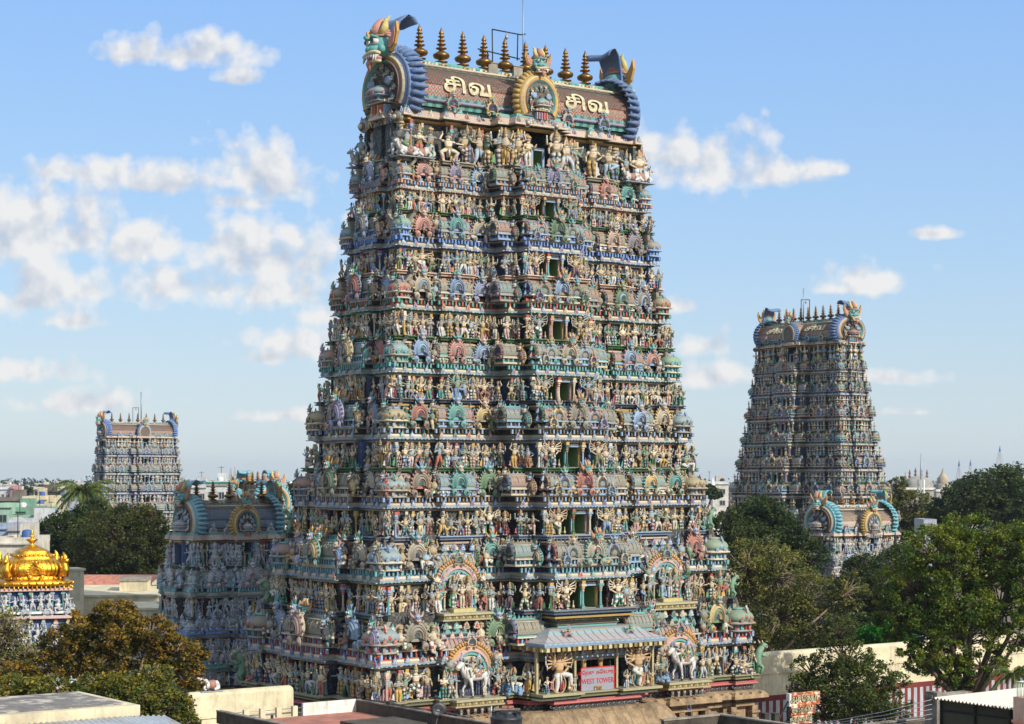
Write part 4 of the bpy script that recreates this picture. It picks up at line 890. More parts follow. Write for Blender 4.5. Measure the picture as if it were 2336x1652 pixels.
            if k == 0:
                e.put(BULL, BULL_PAL, (x0, y0-.62, zz), 0, 1.32); e.put(figure(9, 'seat', (('bless', 'bless'), ('back', 'back')), halo=True, flare=False, eyes=True), stat_pal(r), (x0-.25, y0-.68, zz+1.5), 0, 1.25); e.put(figure(9, 'seat', (('fold', 'bless'),), halo=True, flare=False, eyes=True), stat_pal(r), (x0+.38, y0-.62, zz+1.45), 0, 1.05)
                o = obj('bull_statue', e, STM, west); o['label'] = 'white bull statue carrying two crowned riders'
            else:
                for j, (dx, q_) in enumerate(((-.55, 1.75), (0, 1.5), (.55, 1.75))): e.put(FIGS[(1, 4, 5)[j]], stat_pal(r), (x0+dx, y0-.45-.1*(j == 1), zz+.22), (.4, 0, -.4)[j], q_)
                e.box((x0, y0-.5, zz+.1), (1.7, .8, .24), P_(206, 190, 120)); o = obj('couple_statue', e, STM, west)
            for q_ in (-1, 1):
                for j in range(2): e = G(); e.put(pick(r, FIGS), stat_pal(r), (x0+q_*(1.75+.5*j), y0-.5, zz), 0, 1.5); KD.add('statue', e, 3)
                e = G(); e.put(pick(r, GANAS), stat_pal(r), (x0+q_*1.75, y0-.35, zz+hz+.1), q_*.5, 1.1); KD.add('dwarf_statue', e, 3)
                e = G(); e.put(GANAS[q_ > 0], stat_pal(r), (x0+q_*2.3, y0+.1, zz+hz+1.4), q_*.3, 1.35); KD.add('dwarf_statue', e, 3)
    # white recumbent bulls and seated giants at the corners of the top storey
    zt = WZ[8]
    for sx, sy in ((-1, -1), (1, -1), (-1, 1), (1, 1)):
        e = G(); rzz = {(-1, -1): -pi/2, (1, -1): pi/2, (-1, 1): -pi/2, (1, 1): pi/2}[(sx, sy)]
        e.put(figure(9, 'seat', (('bless', 'up'),), halo=True, belly=1.1, eyes=True, crown='cone'), stat_pal(r), (sx*(WA[8]-.5), sy*(WB[8]-.75), zt+.45), rzz*.75, 2.3); o = obj('seated_giant_statue', e, STM, west)
        e = G(); e.put(BULL_L, BULL_PAL*.9, (sx*(WA[8]-.35), sy*(WB[8]-.1), zt+.03), 0 if sx < 0 else pi, 1.0); obj('bull_statue', e, STM, west)
        e = G(); e.put(BULL_L, BULL_PAL*.9, (sx*(WA[8]-1.5), sy*(WB[8]+.0), zt+.03), pi if sx < 0 else 0, .85); obj('bull_statue', e, STM, west)
    # green rearing beasts on the corners
    for zz, a, b, q in ((WZ[0], WA[0], WB[0], 2.1), (WZ[2], WA[2], WB[2], 1.6), (WZ[1], WA[1], WB[1], 1.6)):
        for sx, sy in ((1, -1), (-1, 1)):
            g = G(); n_ = 7
            g.tube([(0, 0, 0), (.05, 0, .25), (-.02, 0, .5), (.06, 0, .72), (.2, 0, .86)], [.07, .10, .13, .12, .09], n_, SAGE); g.ball((.26, 0, .90), (.15, .1, .1), SAGE, 8, 5); g.ball((.38, 0, .85), (.06, .06, .05), PINK, 6, 4)
            for s_ in (1, -1): g.tube([(.08, s_*.08, .62), (.26, s_*.1, .55), (.34, s_*.1, .66)], [.05, .04, .03], 5, SAGE); g.tube([(0, s_*.08, .3), (.14, s_*.09, .2), (.04, s_*.09, 0)], [.08, .06, .04], 5, SAGE); g.tube([(.16, s_*.07, .98), (.1, s_*.1, 1.1)], [.04, .01], 4, CREAM); g.ball((.32, s_*.09, .93), .025, WHITE, 5, 3)
            e = G(); e.put(g.pack(), None, (sx*(a-.15), sy*(b-.15), zz), 0 if sx > 0 else pi, q); o = obj('rearing_beast', e, STM, west)
    # masks on the side faces of each storey
    for i in range(8):
        T = wt[i]; e = G(); q = .20*T['H']; e.put(YALI, np.clip(YALI_PAL*(.7+.5*r.random((10, 1))), 0, 1), face_at(3, 0, T['A']-.2, T['z']+.90*T['H']), -pi/2, q*1.0); obj('horned_mask', e, STM, west)
        e = G(); e.put(YALI, np.clip(YALI_PAL*(.7+.5*r.random((10, 1))), 0, 1), face_at(0, 0, T['B']+T['p']+.1, T['z']+.90*T['H']), 0, q*.85)
        if i > 0: obj('horned_mask', e, STM, west)
    # cantilevered painted base courses and the sandstone base
    g = G(); c = min(.15*A, .36*B); P1 = plan(A, B, long_segs(A, s, c, p), short_segs(B, s, c)); dk = P_(30, 26, 26)
    sweep(g, P1, [(-.9, z-.74, dk), (-.35, z-.74, P_(60, 40, 40)), (-.2, z-.72, P_(206, 90, 90)), (-.12, z-.66, P_(214, 104, 100)), (-.16, z-.56, P_(206, 90, 90)), (-.5, z-.55, dk)])
    sweep(g, P1, [(-.42, z-1.08, dk), (-.40, z-.74, P_(44, 44, 52))])
    for k, D, segs in ((0, B, long_segs(A, s, c, p)), (3, A, short_segs(B, s, c))):
        for t0, t1, o in segs:
            for i in range(max(1, int((t1-t0)/.22))):
                t = t0+(i+.5)*.22; g.lathe([(.075, -.03), (.10, 0), (.075, .03)], 7, P_(220, 220, 224)); g.V[-1] = xf(xf(g.V[-1], rx=pi/2), face_at(k, t, D+o-.39, z-.91+.06*(-1)**i), k*pi/2)
    obj('painted_plinth', g, STM, west)
    b = G(); SS = (1., 1., 1.)
    sweep(b, P1, [(-.8, z-1.08, SS, 4), (-.2, z-1.10, SS, 4), (.15, z-1.2, SS, 4), (.36, z-1.42, SS, 4), (.40, z-1.62, SS, 4), (.30, z-1.66, SS, 4), (-.5, z-1.70, SS, 4), (-.5, z-1.95, SS, 4), (-.3, z-1.97, SS, 4), (-.3, z-2.2, SS, 4), (-.75, z-2.22, SS, 4), (-.75, 2.2, SS, 4), (-.3, 2.1, SS, 4), (-.2, 1.5, SS, 4), (.0, 1.4, SS, 4), (.0, .8, SS, 4), (.2, .7, SS, 4), (.2, 0, SS, 4)])
    # carved sandstone pilasters and small relief shrines
    for k, D, segs in ((0, B, long_segs(A, s, c, p)), (3, A, short_segs(B, s, c))):
        for t0, t1, o in segs:
            m = max(1, int((t1-t0)/1.25))
            for i in range(m+1):
                t = t0+.2+(t1-t0-.4)*i/m; x, y, _ = face_at(k, t, D+o-.62, 0)
                for zz, w, h in ((2.4, .55, .5), (3.5, .34, 1.8), (4.75, .5, .25), (5.15, .36, .6), (5.6, .62, .16), (5.85, .42, .3), (6.1, .75, .14), (6.35, .5, .35)): b.box((x, y, zz), (w, w, h), SS, k*pi/2, 4)
                b.lathe([(.2, 4.9), (.3, 5.05), (.34, 5.3), (.2, 5.45)], 8, SS, (x, y, 0), mat=4)
                if i < m:
                    x, y, _ = face_at(k, t+.6, D+o-.68, 0); b.box((x, y, 4.2), (.42, .2, 1.5), SS, k*pi/2, 4); b.box((x, y, 5.0), (.66, .4, .1), SS, k*pi/2, 4)
                    T5 = ARCH_S; b.raw(xf(T5[0], (x, y, 5.05), k*pi/2, .55), T5[1], T5[2], np.ones((len(T5[2]), 3)), np.full(len(T5[2]), 4), T5[5], T5[6])
    for k, D, segs in ((0, B, long_segs(A, s, c, p)), (3, A, short_segs(B, s, c))):    # carved bosses on the stone eave
        for t0, t1, o in segs:
            for q in (.12, .5, .88):
                t = t0+(t1-t0)*q; T5 = ARCH_S; b.raw(xf(T5[0], face_at(k, t, D+o+.27, z-1.62), k*pi/2, (.5, .5, .38)), T5[1], T5[2], np.ones((len(T5[2]), 3)), np.full(len(T5[2]), 4), T5[5], T5[6])
    obj('sandstone_base', b, STM, west)
    e = G(); yc = B+p+.5; Pg = np.array([(-5.3, -yc), (4.7, -yc), (4.7, -B+1), (-5.3, -B+1)])
    sweep(e, Pg, [(-.6, z-1.04, SS, 4), (-.05, z-1.05, SS, 4), (.25, z-1.25, SS, 4), (.55, z-1.65, SS, 4), (.78, z-2.1, SS, 4), (1.05, z-2.45, SS, 4), (1.05, z-2.56, SS, 4), (.9, z-2.6, SS, 4), (-.3, z-2.6, SS, 4)], None, True)
    o = obj('stone_canopy', e, STM, west); o['label'] = 'curved sandstone canopy over the gateway'
    m = o.data
    for j in range(9):
        x = -4.7+j*1.05; e = G(); e.tube([(x, -yc+.02, z-1.04), (x-.05, -yc-.27, z-1.24), (x+.05, -yc-.57, z-1.64), (x+.1, -yc-.8, z-2.1), (x+.2, -yc-1.08, z-2.46)], .016, 5, P_(186, 164, 128), mat=3); KD.add('mortar_seam', e, .1)
    return yw, z
def xf_pack(p, loc): return (p[0]+np.asarray(loc, float),)+p[1:]
gate_y, gate_z = west_gate(); KD.emit()

def local(p, c=WC, rz=AL):                                # west tower's own frame -> world
    return np.array((c[0]+p[0]*cos(rz)-p[1]*sin(rz), c[1]+p[0]*sin(rz)+p[1]*cos(rz), p[2]))
# the sign that stands in the entrance
sg = thing('sign_board', 'grey WEST TOWER sign with red border leaning in the tower entrance', 'sign', local((.14, -gate_y-.62, gate_z-.28)), AL)
b = G(); b.box((0, 0, .85), (2.62, .06, 1.72)); pn = obj('panel', b, 'sign_grey', sg)
b = G()
for x, z_, w, h in ((0, 1.74, 2.74, .06), (0, -.04, 2.74, .06), (-1.34, .85, .06, 1.84), (1.34, .85, .06, 1.84)): b.box((x, 0, z_), (w, .10, h))
obj('border', b, 'sign_red', sg)
def words_on(parent, txt, size, x, y, z, mat, width=1., name='lettering', ext=.012, rx=pi/2, bold=0.):
    me = text_mesh(txt, size, ext, width, bold); me.materials.append(MATS[mat]); o = link(name, me, parent); o.location = (x, y, z); o.rotation_euler = (rx, 0, 0); return o
words_on(sg, 'மேற்கு  கோபுரம்', .34, 0, -.045, 1.42, 'sign_red', .98); words_on(sg, 'WEST TOWER', .47, 0, -.045, .86, 'sign_red', .86)
b = G(); b.box((0, -.034, .36), (.66, .02, .36), P_(150, 112, 56)); b.box((-.2, -.046, .36), (.24, .02, .30), P_(86, 76, 62)); b.box((-.2, -.058, .34), (.05, .01, .18), P_(190, 170, 130)); b.box((-.24, -.058, .40), (.05, .01, .08), P_(190, 170, 130)); obj('emblem_plate', b, 'plain_col', sg)
words_on(sg, 'LIC', .25, .13, -.05, .36, 'dark_iron', .9)

# lightning mast, lamp gantry and the ventilation blocks that stand on the roof ridge
def pole(name, pts, rad, mat, label=None, cat=None, parent=None, n=8):
    g = G(); g.tube(pts, rad, n); o = obj(name, g, mat, parent)
    if label: tag(o, label, cat)
    return o
zr = 49.6
m0 = local((1.55, 0, zr)); pole('lightning_mast', [m0, m0+(0, 0, 6)], .045, 'grey_iron', 'thin white lightning mast rising from the tallest tower roof', 'mast')
gt = thing('lamp_gantry', 'black pipe gantry holding a small lamp above the tallest tower roof', 'lamp', local((0, 0, zr)), AL)
g = G()
for pts in ([(-1.0, 0, .2), (-1.05, 0, 3.05)], [(-1.05, 0, 3.05), (1.35, 0, 3.0), (1.75, 0, 3.1)], [(1.05, 0, 1.2), (1.1, 0, 3.0)], [(-2.3, -.1, 1.55), (1.2, -.1, 1.3)], [(-1.5, 0, .2), (-1.42, 0, 1.5)], [(-1.3, 0, .2), (-1.42, 0, 1.5)]): g.tube(pts, .045, 6)
obj('pipe_frame', g, 'dark_iron', gt)
g = G(); g.lathe([(.02, 0), (.09, .05), (.12, .16), (.09, .30), (.05, .34), (.02, .5)], 8, c=(.15, 0, 2.5)); obj('lamp_head', g, 'grey_iron', gt)
for x in (-1.25, .85):
    g = G(); p = local((x, -.15, zr+.3)); g.box(p, (.75, .5, .75), rz=AL); g.box(p+(0, 0, .4), (.85, .6, .06), rz=AL); tag(obj('roof_block', g, 'old_concrete'), 'squat concrete block on the roof ridge %s the lamp gantry' % ('under the near leg of' if x < 0 else 'beside the white mast and'), 'roof block')

# south tower: the same plan, seen on its long north side; east tower: only its upper storeys clear the trees
q = .93; sloc = (45.9, 300.); stint = np.array((1.02, .98, .9))
st_ = [TI(WA[i]*q, WB[i]*q, WZ[i]*q, (WZ[i+1]-WZ[i])*q, WP[i]*q, tint=stint, right_too=True) for i in range(9)]; st_[0]['nodoor'] = True
south, KDs, r_, srf, spr = tower('temple_tower', 'weathered painted tower of nine storeys standing behind dark trees, second tallest', sloc, AL-pi/2, st_, range(9),
    dict(zt=46.3*q, zr=49.62*q, half=9.7*q, rad=3.15*q, nfin=9, span=6.92*q, fin_h=2.5), (0, 1), 'far', 3., 23)
for sx in (-1, 1):
    me = text_mesh('சிவ', 1.9, .05, 1.1, .05)
    for v in me.vertices:
        t = .25+v.co.y/2.8; y, z = spr(t); v.co = (sx*4.2+v.co.x, y-(.05+v.co.z)*cos(t)-.04, z+(.05+v.co.z)*sin(t)+.03)
    me.materials.append(MATS['cream_letter']); link('roof_lettering', me, srf)
KDs.emit()
es = [(12.2, 6.2, 7.8, 4.2, 1.8), (11.3, 5.2, 12., 4.2, 1.8), (10.5, 4.3, 16.2, 4.5, 1.8), (9.9, 3.8, 20.7, 4.3, 1.7), (9.4, 3.3, 25., 3.9, 1.6), (9., 3., 28.9, 2.9, 1.2)]
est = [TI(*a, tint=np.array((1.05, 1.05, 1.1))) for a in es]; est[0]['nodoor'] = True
east, KDe, r_, *_ = tower('temple_tower', 'pale painted tower beside the palm, seen above a dark bushy tree', (-86.2, 446.), AL, est, (1, 4, 6, 4, 6, 8),
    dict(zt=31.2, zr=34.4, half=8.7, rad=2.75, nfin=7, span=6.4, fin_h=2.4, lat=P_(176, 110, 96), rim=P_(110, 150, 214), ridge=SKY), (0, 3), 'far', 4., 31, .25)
KDe.emit()
# inner gate towers
ns = [(5.9, 3.9, 6.7, 2.6, 1.0), (5.3, 3.4, 9.3, 2.5, .9), (4.85, 2.95, 11.8, 3.75, .8), (4.3, 2.4, 15.6, 2.8, .7)]
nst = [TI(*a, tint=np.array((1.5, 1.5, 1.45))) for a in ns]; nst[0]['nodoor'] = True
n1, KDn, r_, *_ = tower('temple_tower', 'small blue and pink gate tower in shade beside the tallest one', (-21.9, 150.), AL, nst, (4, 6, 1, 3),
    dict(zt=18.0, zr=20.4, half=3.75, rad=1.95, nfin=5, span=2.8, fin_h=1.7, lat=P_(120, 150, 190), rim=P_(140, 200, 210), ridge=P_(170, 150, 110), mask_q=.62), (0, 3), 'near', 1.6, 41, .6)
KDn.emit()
n0s = [(5.2, 3.4, 9., 3.4, .9), (4.6, 2.9, 12.4, 3., .8), (4.0, 2.4, 15.6, 2.9, .7)]
n0t = [TI(*a, right_too=True) for a in n0s]; n0t[0]['nodoor'] = True
n0, KDn, r_, *_ = tower('temple_tower', 'small gate tower showing only its roof behind the shaded blue one', (-28.1, 214.), AL-pi/2, n0t, (4, 6, 3),
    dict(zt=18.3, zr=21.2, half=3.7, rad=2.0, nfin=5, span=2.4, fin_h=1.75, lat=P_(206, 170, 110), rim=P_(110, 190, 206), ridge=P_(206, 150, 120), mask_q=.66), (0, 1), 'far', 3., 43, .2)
KDn.emit()
r1s = [(7.2, 4.2, 3.4, 3.4, 1.1), (6.6, 3.6, 6.8, 3.4, 1.0), (6.0, 3.1, 10.2, 3.4, .9), (5.6, 2.65, 13.4, 2.8, .8)]
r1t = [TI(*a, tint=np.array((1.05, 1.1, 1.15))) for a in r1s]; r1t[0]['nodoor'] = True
r1, KDn, r_, *_ = tower('temple_tower', 'small pale blue gate tower half hidden among green trees', (40.3, 230.), AL, r1t, (4, 6, 3, 4),
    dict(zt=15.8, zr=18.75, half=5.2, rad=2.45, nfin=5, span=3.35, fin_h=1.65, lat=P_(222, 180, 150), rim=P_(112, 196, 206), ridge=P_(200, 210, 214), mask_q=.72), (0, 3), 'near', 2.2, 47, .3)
KDn.emit()
# ---------------------------------------------------------------- ground, trees
r = np.random.default_rng(77)
g = G(); g.add([(-6000, -300, 0), (6000, -300, 0), (6000, 6000, 0), (-6000, 6000, 0)], [(0, 1, 2, 3)]); tag(obj('ground', g, 'ground'), 'dusty ground under the temple and the town', kind='structure')
def leaves(C, n, size, cols, clump, rg, flat=.75):        # n leaf faces in clumps; C: clump centres with radius and tone
    idx = rg.integers(0, len(C), n); base = np.array([c[0] for c in C])[idx]; rad = np.array([c[1] for c in C])[idx]; tone = np.array([c[2] for c in C])[idx]
    d = rg.normal(0, 1, (n, 3)); d /= np.linalg.norm(d, axis=1)[:, None]; p = base+d*(rad*(rg.random(n)**.45))[:, None]*(1, 1, flat)
    a = rg.normal(0, 1, (n, 3)); a[:, 2] *= .7; a /= np.linalg.norm(a, axis=1)[:, None]
    b = np.cross(a, rg.normal(0, 1, (n, 3))); b /= np.linalg.norm(b, axis=1)[:, None]
    L = size*(.6+.8*rg.random(n))[:, None]
    V = np.stack([p-a*L*.5, p+b*L*.24+a*L*.05, p+a*L*.5, p-b*L*.24+a*L*.05], 1).reshape(-1, 3)
    cc = np.array(cols); k = np.clip(tone+rg.normal(0, .16, n), 0, .999)*(len(cc)-1); i = k.astype(int); f = (k-i)[:, None]
    C_ = (cc[i]*(1-f)+cc[np.minimum(i+1, len(cc)-1)]*f)*(.75+.5*rg.random(n))[:, None]
    N = np.arange(n*4); return (V, N, np.full(n, 4, np.int32), C_, np.zeros(n, np.int32), np.zeros(n, bool), np.zeros((n*4, 2)))
DARK = [P_(28, 44, 20), P_(42, 60, 25), P_(60, 74, 30), P_(82, 90, 36)]
NEEM = [P_(42, 62, 18), P_(68, 90, 24), P_(98, 112, 32), P_(138, 136, 44)]
MIXL = [P_(48, 58, 22), P_(80, 92, 32), P_(108, 106, 38), P_(150, 126, 44)]
OLIV = [P_(50, 60, 26), P_(76, 84, 38), P_(102, 104, 52), P_(150, 140, 60)]
FALL = [P_(48, 56, 20), P_(84, 78, 26), P_(126, 98, 34), P_(160, 126, 42)]
BROWN_ = [P_(36, 48, 20), P_(50, 62, 24), P_(72, 76, 30), P_(96, 88, 38)]
def tree(kind, label, Y, foot, blobs, n, size, cols, bark='bark', group=None, dens=1., twig=.05, trunk_r=.3, spread=.5, core=.55, clump=1.):
    rg = np.random.default_rng(abs(hash(label)) % 9973 if False else sum(map(ord, label))); fx = at(foot, HY, Y)
    root = thing(kind, label, 'tree', (fx[0], Y, 0), 0, group); base = np.array((fx[0], Y, 0.))
    t = G(); C = []; cen = []
    for px, py, rx, ry in blobs:
        c = at(px, py, Y); c[1] += rg.normal(0, .35)*rx/F*Y; R = np.array((rx, rx*.9, ry))/F*Y; cen.append((c, R))
    low = min(c[2]-R[2]*.4 for c, R in cen); mid = np.mean([c for c, R in cen], 0); fork = base*.5+np.array((mid[0], mid[1], 0))*.5; fork[2] = max(1.5, low*.78)
    bend = (base+fork)/2+np.array((rg.normal(0, .3), rg.normal(0, .3), 0)); t.tube([base-base, (bend-base), fork-base], [trunk_r*1.25, trunk_r, trunk_r*.8], 9)
    tot = sum(R[0]*R[2] for c, R in cen)
    for c, R in cen:
        q = fork*.45+c*.55+rg.normal(0, .25, 3)*R[0]*.4; t.tube([fork-base, q-base, c-base], [trunk_r*.6, trunk_r*.36, trunk_r*.14], 6)
        m = max(8, int(70*dens*R[0]*R[2]/tot*3))
        for _ in range(m):
            d = rg.normal(0, 1, 3); d /= np.linalg.norm(d); p = c+d*R*(core+(1-core)*rg.random()**.6)
            rc = clump*(.38+.5*rg.random())*min(1.6, max(.5, R[0]*.35)); C.append((p-base, rc, np.clip(.45+.22*rg.normal()+.12*d[2], 0, .95)))
            if rg.random() < .5: t.tube([c-base+(q-c)*.3*rg.random(), (c*.5+p*.5)-base+rg.normal(0, .15, 3), p-base], [twig*1.5, twig, twig*.4], 4)
    obj('trunk', t, bark, root)
    link('crown', mesh_of('crown', [leaves(C, n, size, cols, 1., rg)], ['leaf']), root)
    return root
T_ = tree
# left of the tallest tower
T_('bushy_tree', 'broad dark bushy tree below the pale distant tower', 235., 270, [(270, 1235, 110, 75), (200, 1280, 70, 55), (345, 1275, 60, 60), (300, 1180, 60, 34), (230, 1320, 80, 44), (340, 1330, 66, 40), (345, 1200, 40, 40)], 52000, .34, BROWN_, dens=4.5, trunk_r=.5)
T_('bushy_tree', 'bluish green tree behind the gilded shrine roof', 255., 130, [(150, 1215, 60, 44), (110, 1250, 50, 34), (190, 1190, 56, 34), (215, 1165, 40, 26), (150, 1290, 60, 40)], 20000, .42, DARK, dens=3.5, trunk_r=.4)
T_('bushy_tree', 'small far tree rising beside the shaded gate tower', 300., 672, [(672, 1120, 26, 22), (700, 1150, 30, 40)], 5000, .45, DARK, dens=2)
T_('autumn_tree', 'orange-brown autumn tree in front of the white bull wall', 98., 290, [(255, 1400, 60, 34), (190, 1440, 60, 44), (270, 1450, 70, 50), (350, 1440, 60, 40), (400, 1490, 60, 44), (330, 1500, 70, 44), (140, 1470, 54, 40), (430, 1545, 36, 36), (250, 1390, 36, 20), (110, 1520, 70, 40), (230, 1520, 60, 40), (40, 1540, 60, 30), (170, 1500, 50, 36), (445, 1500, 26, 24)], 40000, .18, FALL, bark='pale_bark', dens=4, trunk_r=.28, twig=.035, clump=.8)
T_('leafy_tree', 'green tree beside the flat concrete roof, lower than the autumn tree', 84., 330, [(330, 1590, 84, 46), (270, 1570, 60, 34), (390, 1610, 60, 44), (300, 1645, 90, 46), (215, 1565, 50, 26), (110, 1575, 70, 30), (30, 1570, 60, 30), (420, 1650, 40, 34), (350, 1545, 44, 26)], 26000, .17, MIXL, bark='pale_bark', dens=4, trunk_r=.25, twig=.03, clump=.75)
T_('sparse_tree', 'nearly bare tree with grey twigs below the gilded shrine', 104., 10, [(20, 1440, 60, 60), (60, 1500, 70, 44), (10, 1520, 60, 40)], 2600, .2, OLIV, bark='pale_bark', dens=4, trunk_r=.22, twig=.035)
# right of it
T_('bushy_tree', 'round dark green tree just right of the tallest tower, below the nine-storey tower behind', 215., 1745, [(1740, 1200, 80, 60), (1700, 1240, 70, 54), (1790, 1230, 60, 60), (1735, 1160, 46, 30), (1660, 1210, 44, 50), (1840, 1270, 50, 50), (1760, 1280, 90, 50)], 40000, .33, DARK, dens=4, trunk_r=.45)
T_('open_tree', 'open-crowned olive tree with pale bare branches behind the rampart', 162., 1715, [(1700, 1290, 70, 64), (1770, 1310, 90, 80), (1850, 1370, 90, 70), (1690, 1370, 70, 70), (1780, 1410, 90, 70), (1880, 1430, 80, 50), (1700, 1450, 60, 40), (1930, 1350, 50, 50)], 40000, .22, OLIV, bark='pale_bark', dens=4, trunk_r=.34, twig=.045, clump=.95)
T_('bushy_tree', 'dark spreading tree in front of the small pale gate tower', 200., 2010, [(2000, 1330, 90, 50), (1960, 1300, 50, 36), (2060, 1290, 70, 44), (2090, 1370, 80, 60), (1990, 1390, 90, 44), (1930, 1340, 40, 34)], 34000, .3, DARK, dens=4, trunk_r=.42)
T_('bright_tree', 'largest sunlit green tree overhanging the striped wall', 131., 2215, [(2200, 1220, 90, 44), (2130, 1260, 90, 60), (2240, 1280, 100, 70), (2320, 1260, 80, 70), (2090, 1340, 90, 70), (2180, 1370, 110, 70), (2290, 1380, 90, 70), (2120, 1440, 80, 50), (2210, 1460, 90, 40), (2150, 1510, 60, 40), (2330, 1450, 70, 40), (2350, 1330, 60, 70), (2170, 1540, 50, 40), (2240, 1520, 60, 40), (2100, 1500, 60, 40), (2040, 1400, 50, 60)], 90000, .2, NEEM, dens=4.5, trunk_r=.42, twig=.05, clump=.9)
T_('bushy_tree', 'tall dark tree under the three lattice masts', 285., 2270, [(2270, 1110, 70, 44), (2320, 1100, 60, 40), (2210, 1140, 70, 44), (2170, 1170, 60, 40), (2280, 1160, 90, 44), (2150, 1200, 60, 34), (2330, 1170, 50, 60)], 26000, .5, DARK, dens=3.5, trunk_r=.5)
T_('bushy_tree', 'thin grey-green tree below the white domed hall', 300., 2070, [(2050, 1110, 24, 24), (2080, 1160, 60, 40), (2120, 1190, 60, 40), (2050, 1190, 50, 50), (2110, 1240, 70, 40)], 13000, .45, OLIV, dens=3, trunk_r=.4)
T_('open_tree', 'slender tree with thin leaves growing in front of the striped wall', 112., 1930, [(1930, 1500, 70, 50), (1850, 1530, 50, 36), (1990, 1540, 60, 40), (1900, 1570, 70, 40), (1950, 1620, 70, 36), (1830, 1560, 30, 24), (2040, 1560, 40, 26), (1910, 1440, 40, 40), (1880, 1630, 50, 30), (1985, 1600, 60, 40), (2030, 1610, 50, 40), (1840, 1590, 40, 40), (1930, 1560, 90, 60)], 24000, .17, DARK[1:]+[P_(110, 120, 50)], dens=4, trunk_r=.16, twig=.03, clump=.8)
T_('leafy_tree', 'vivid green bush glimpsed over the rampart', 158., 2030, [(2030, 1440, 50, 34), (2070, 1420, 40, 30), (1990, 1450, 40, 24)], 9000, .28, [P_(30, 80, 20), P_(50, 120, 30), P_(70, 140, 40)], dens=3)
T_('bushy_tree', 'shaded tree low behind the rampart beside the tallest tower', 172., 1700, [(1700, 1450, 60, 40), (1780, 1470, 70, 34), (1860, 1470, 60, 30), (1660, 1400, 50, 50), (1960, 1440, 60, 40)], 16000, .33, DARK, dens=3, trunk_r=.3)
for i, (px, py, w, Yd) in enumerate(((1610, 1120, 40, 420), (1560, 1125, 30, 500), (60, 1122, 40, 720), (105, 1118, 44, 760), (20, 1122, 30, 640), (2200, 1104, 30, 600))):
    T_('distant_tree', ['hazy tree between the tallest tower and the second tallest', 'hazy tree touching the edge of the tallest tower', 'hazy grey-green tree in the far town, first of two', 'hazy grey-green tree in the far town beside cream rooms', 'hazy tree at the end of the far white house', 'hazy tree beside the lattice masts'][i], Yd, px, [(px, py, w*.7, 13), (px+w*.4, py+6, w*.6, 12), (px-w*.4, py+5, w*.5, 12)], 4000, .8, DARK, dens=2, trunk_r=.5)
g_far = []; rg = np.random.default_rng(5); C = []
for _ in range(900):
    Yd = 900+1600*rg.random(); px = -200+2750*rg.random(); p = at(px, HY, Yd); C.append((np.array((p[0], Yd, 6+7*rg.random())), 7+5*rg.random(), .3*rg.random()))
tag(link('far_trees', mesh_of('far_trees', [leaves(C, 30000, 3.2, DARK, 1., rg)], ['leaf'])), 'far line of trees on the horizon', kind='stuff')
def palm(label, px, Y, z_top, q, n=22, lean=0.):
    rg = np.random.default_rng(int(px)); b = at(px, HY, Y); root = thing('palm_tree', label, 'tree', (b[0], Y, 0)); t = G()
    t.tube([(lean, 0, 0), (lean*.4, 0, z_top*.5), (0, 0, z_top)], [.26*q**.5, .2*q**.5, .16*q**.5], 8); obj('trunk', t, 'pale_bark', root)
    f = G()
    for i in range(n):
        a = i*2.4+rg.random()*.4; up = 1.5-1.6*(i/n); L = q*(2.2+.5*rg.random()); pts = []
        for s in np.linspace(0, 1, 9): pts.append(np.array((cos(a)*L*s*(1-.12*s), sin(a)*L*s*(1-.12*s), L*(up*s-1.05*s*s)*.62)))
        f.tube([p+(0, 0, z_top) for p in pts], np.linspace(.05, .012, 9)*q**.5, 4, P_(110, 120, 50)); side = np.array((-sin(a), cos(a), 0))
        for j in range(34):
            s = .12+.88*j/34; k = min(7, int(s*8)); p = pts[k]+(pts[k+1]-pts[k])*(s*8-k)+(0, 0, z_top); d = pts[k+1]-pts[k]; d /= np.linalg.norm(d)
            for sg in (1, -1):
                e = p+side*sg*q*.42*(1-.5*s)+d*q*.28+(0, 0, -q*.26*(.6+.5*rg.random())); w = d*.05*q
                f.add([p-w, p+w, e+w*.2, e-w*.2], [(0, 1, 2, 3)], tuple(np.array(pick(rg, [P_(60, 84, 34), P_(86, 104, 46), P_(44, 62, 28), P_(120, 116, 60)]))*(.7+.5*rg.random())))
    obj('fronds', f, 'leaf', root); return root
palm('tall coconut palm standing before the pale distant tower', 192, 262., at(0, 1120, 262.)[2], 1.8, 26, .6)
palm('small palm in front of the striped wall', 2312, 127., at(0, 1538, 127.)[2], .85, 16)

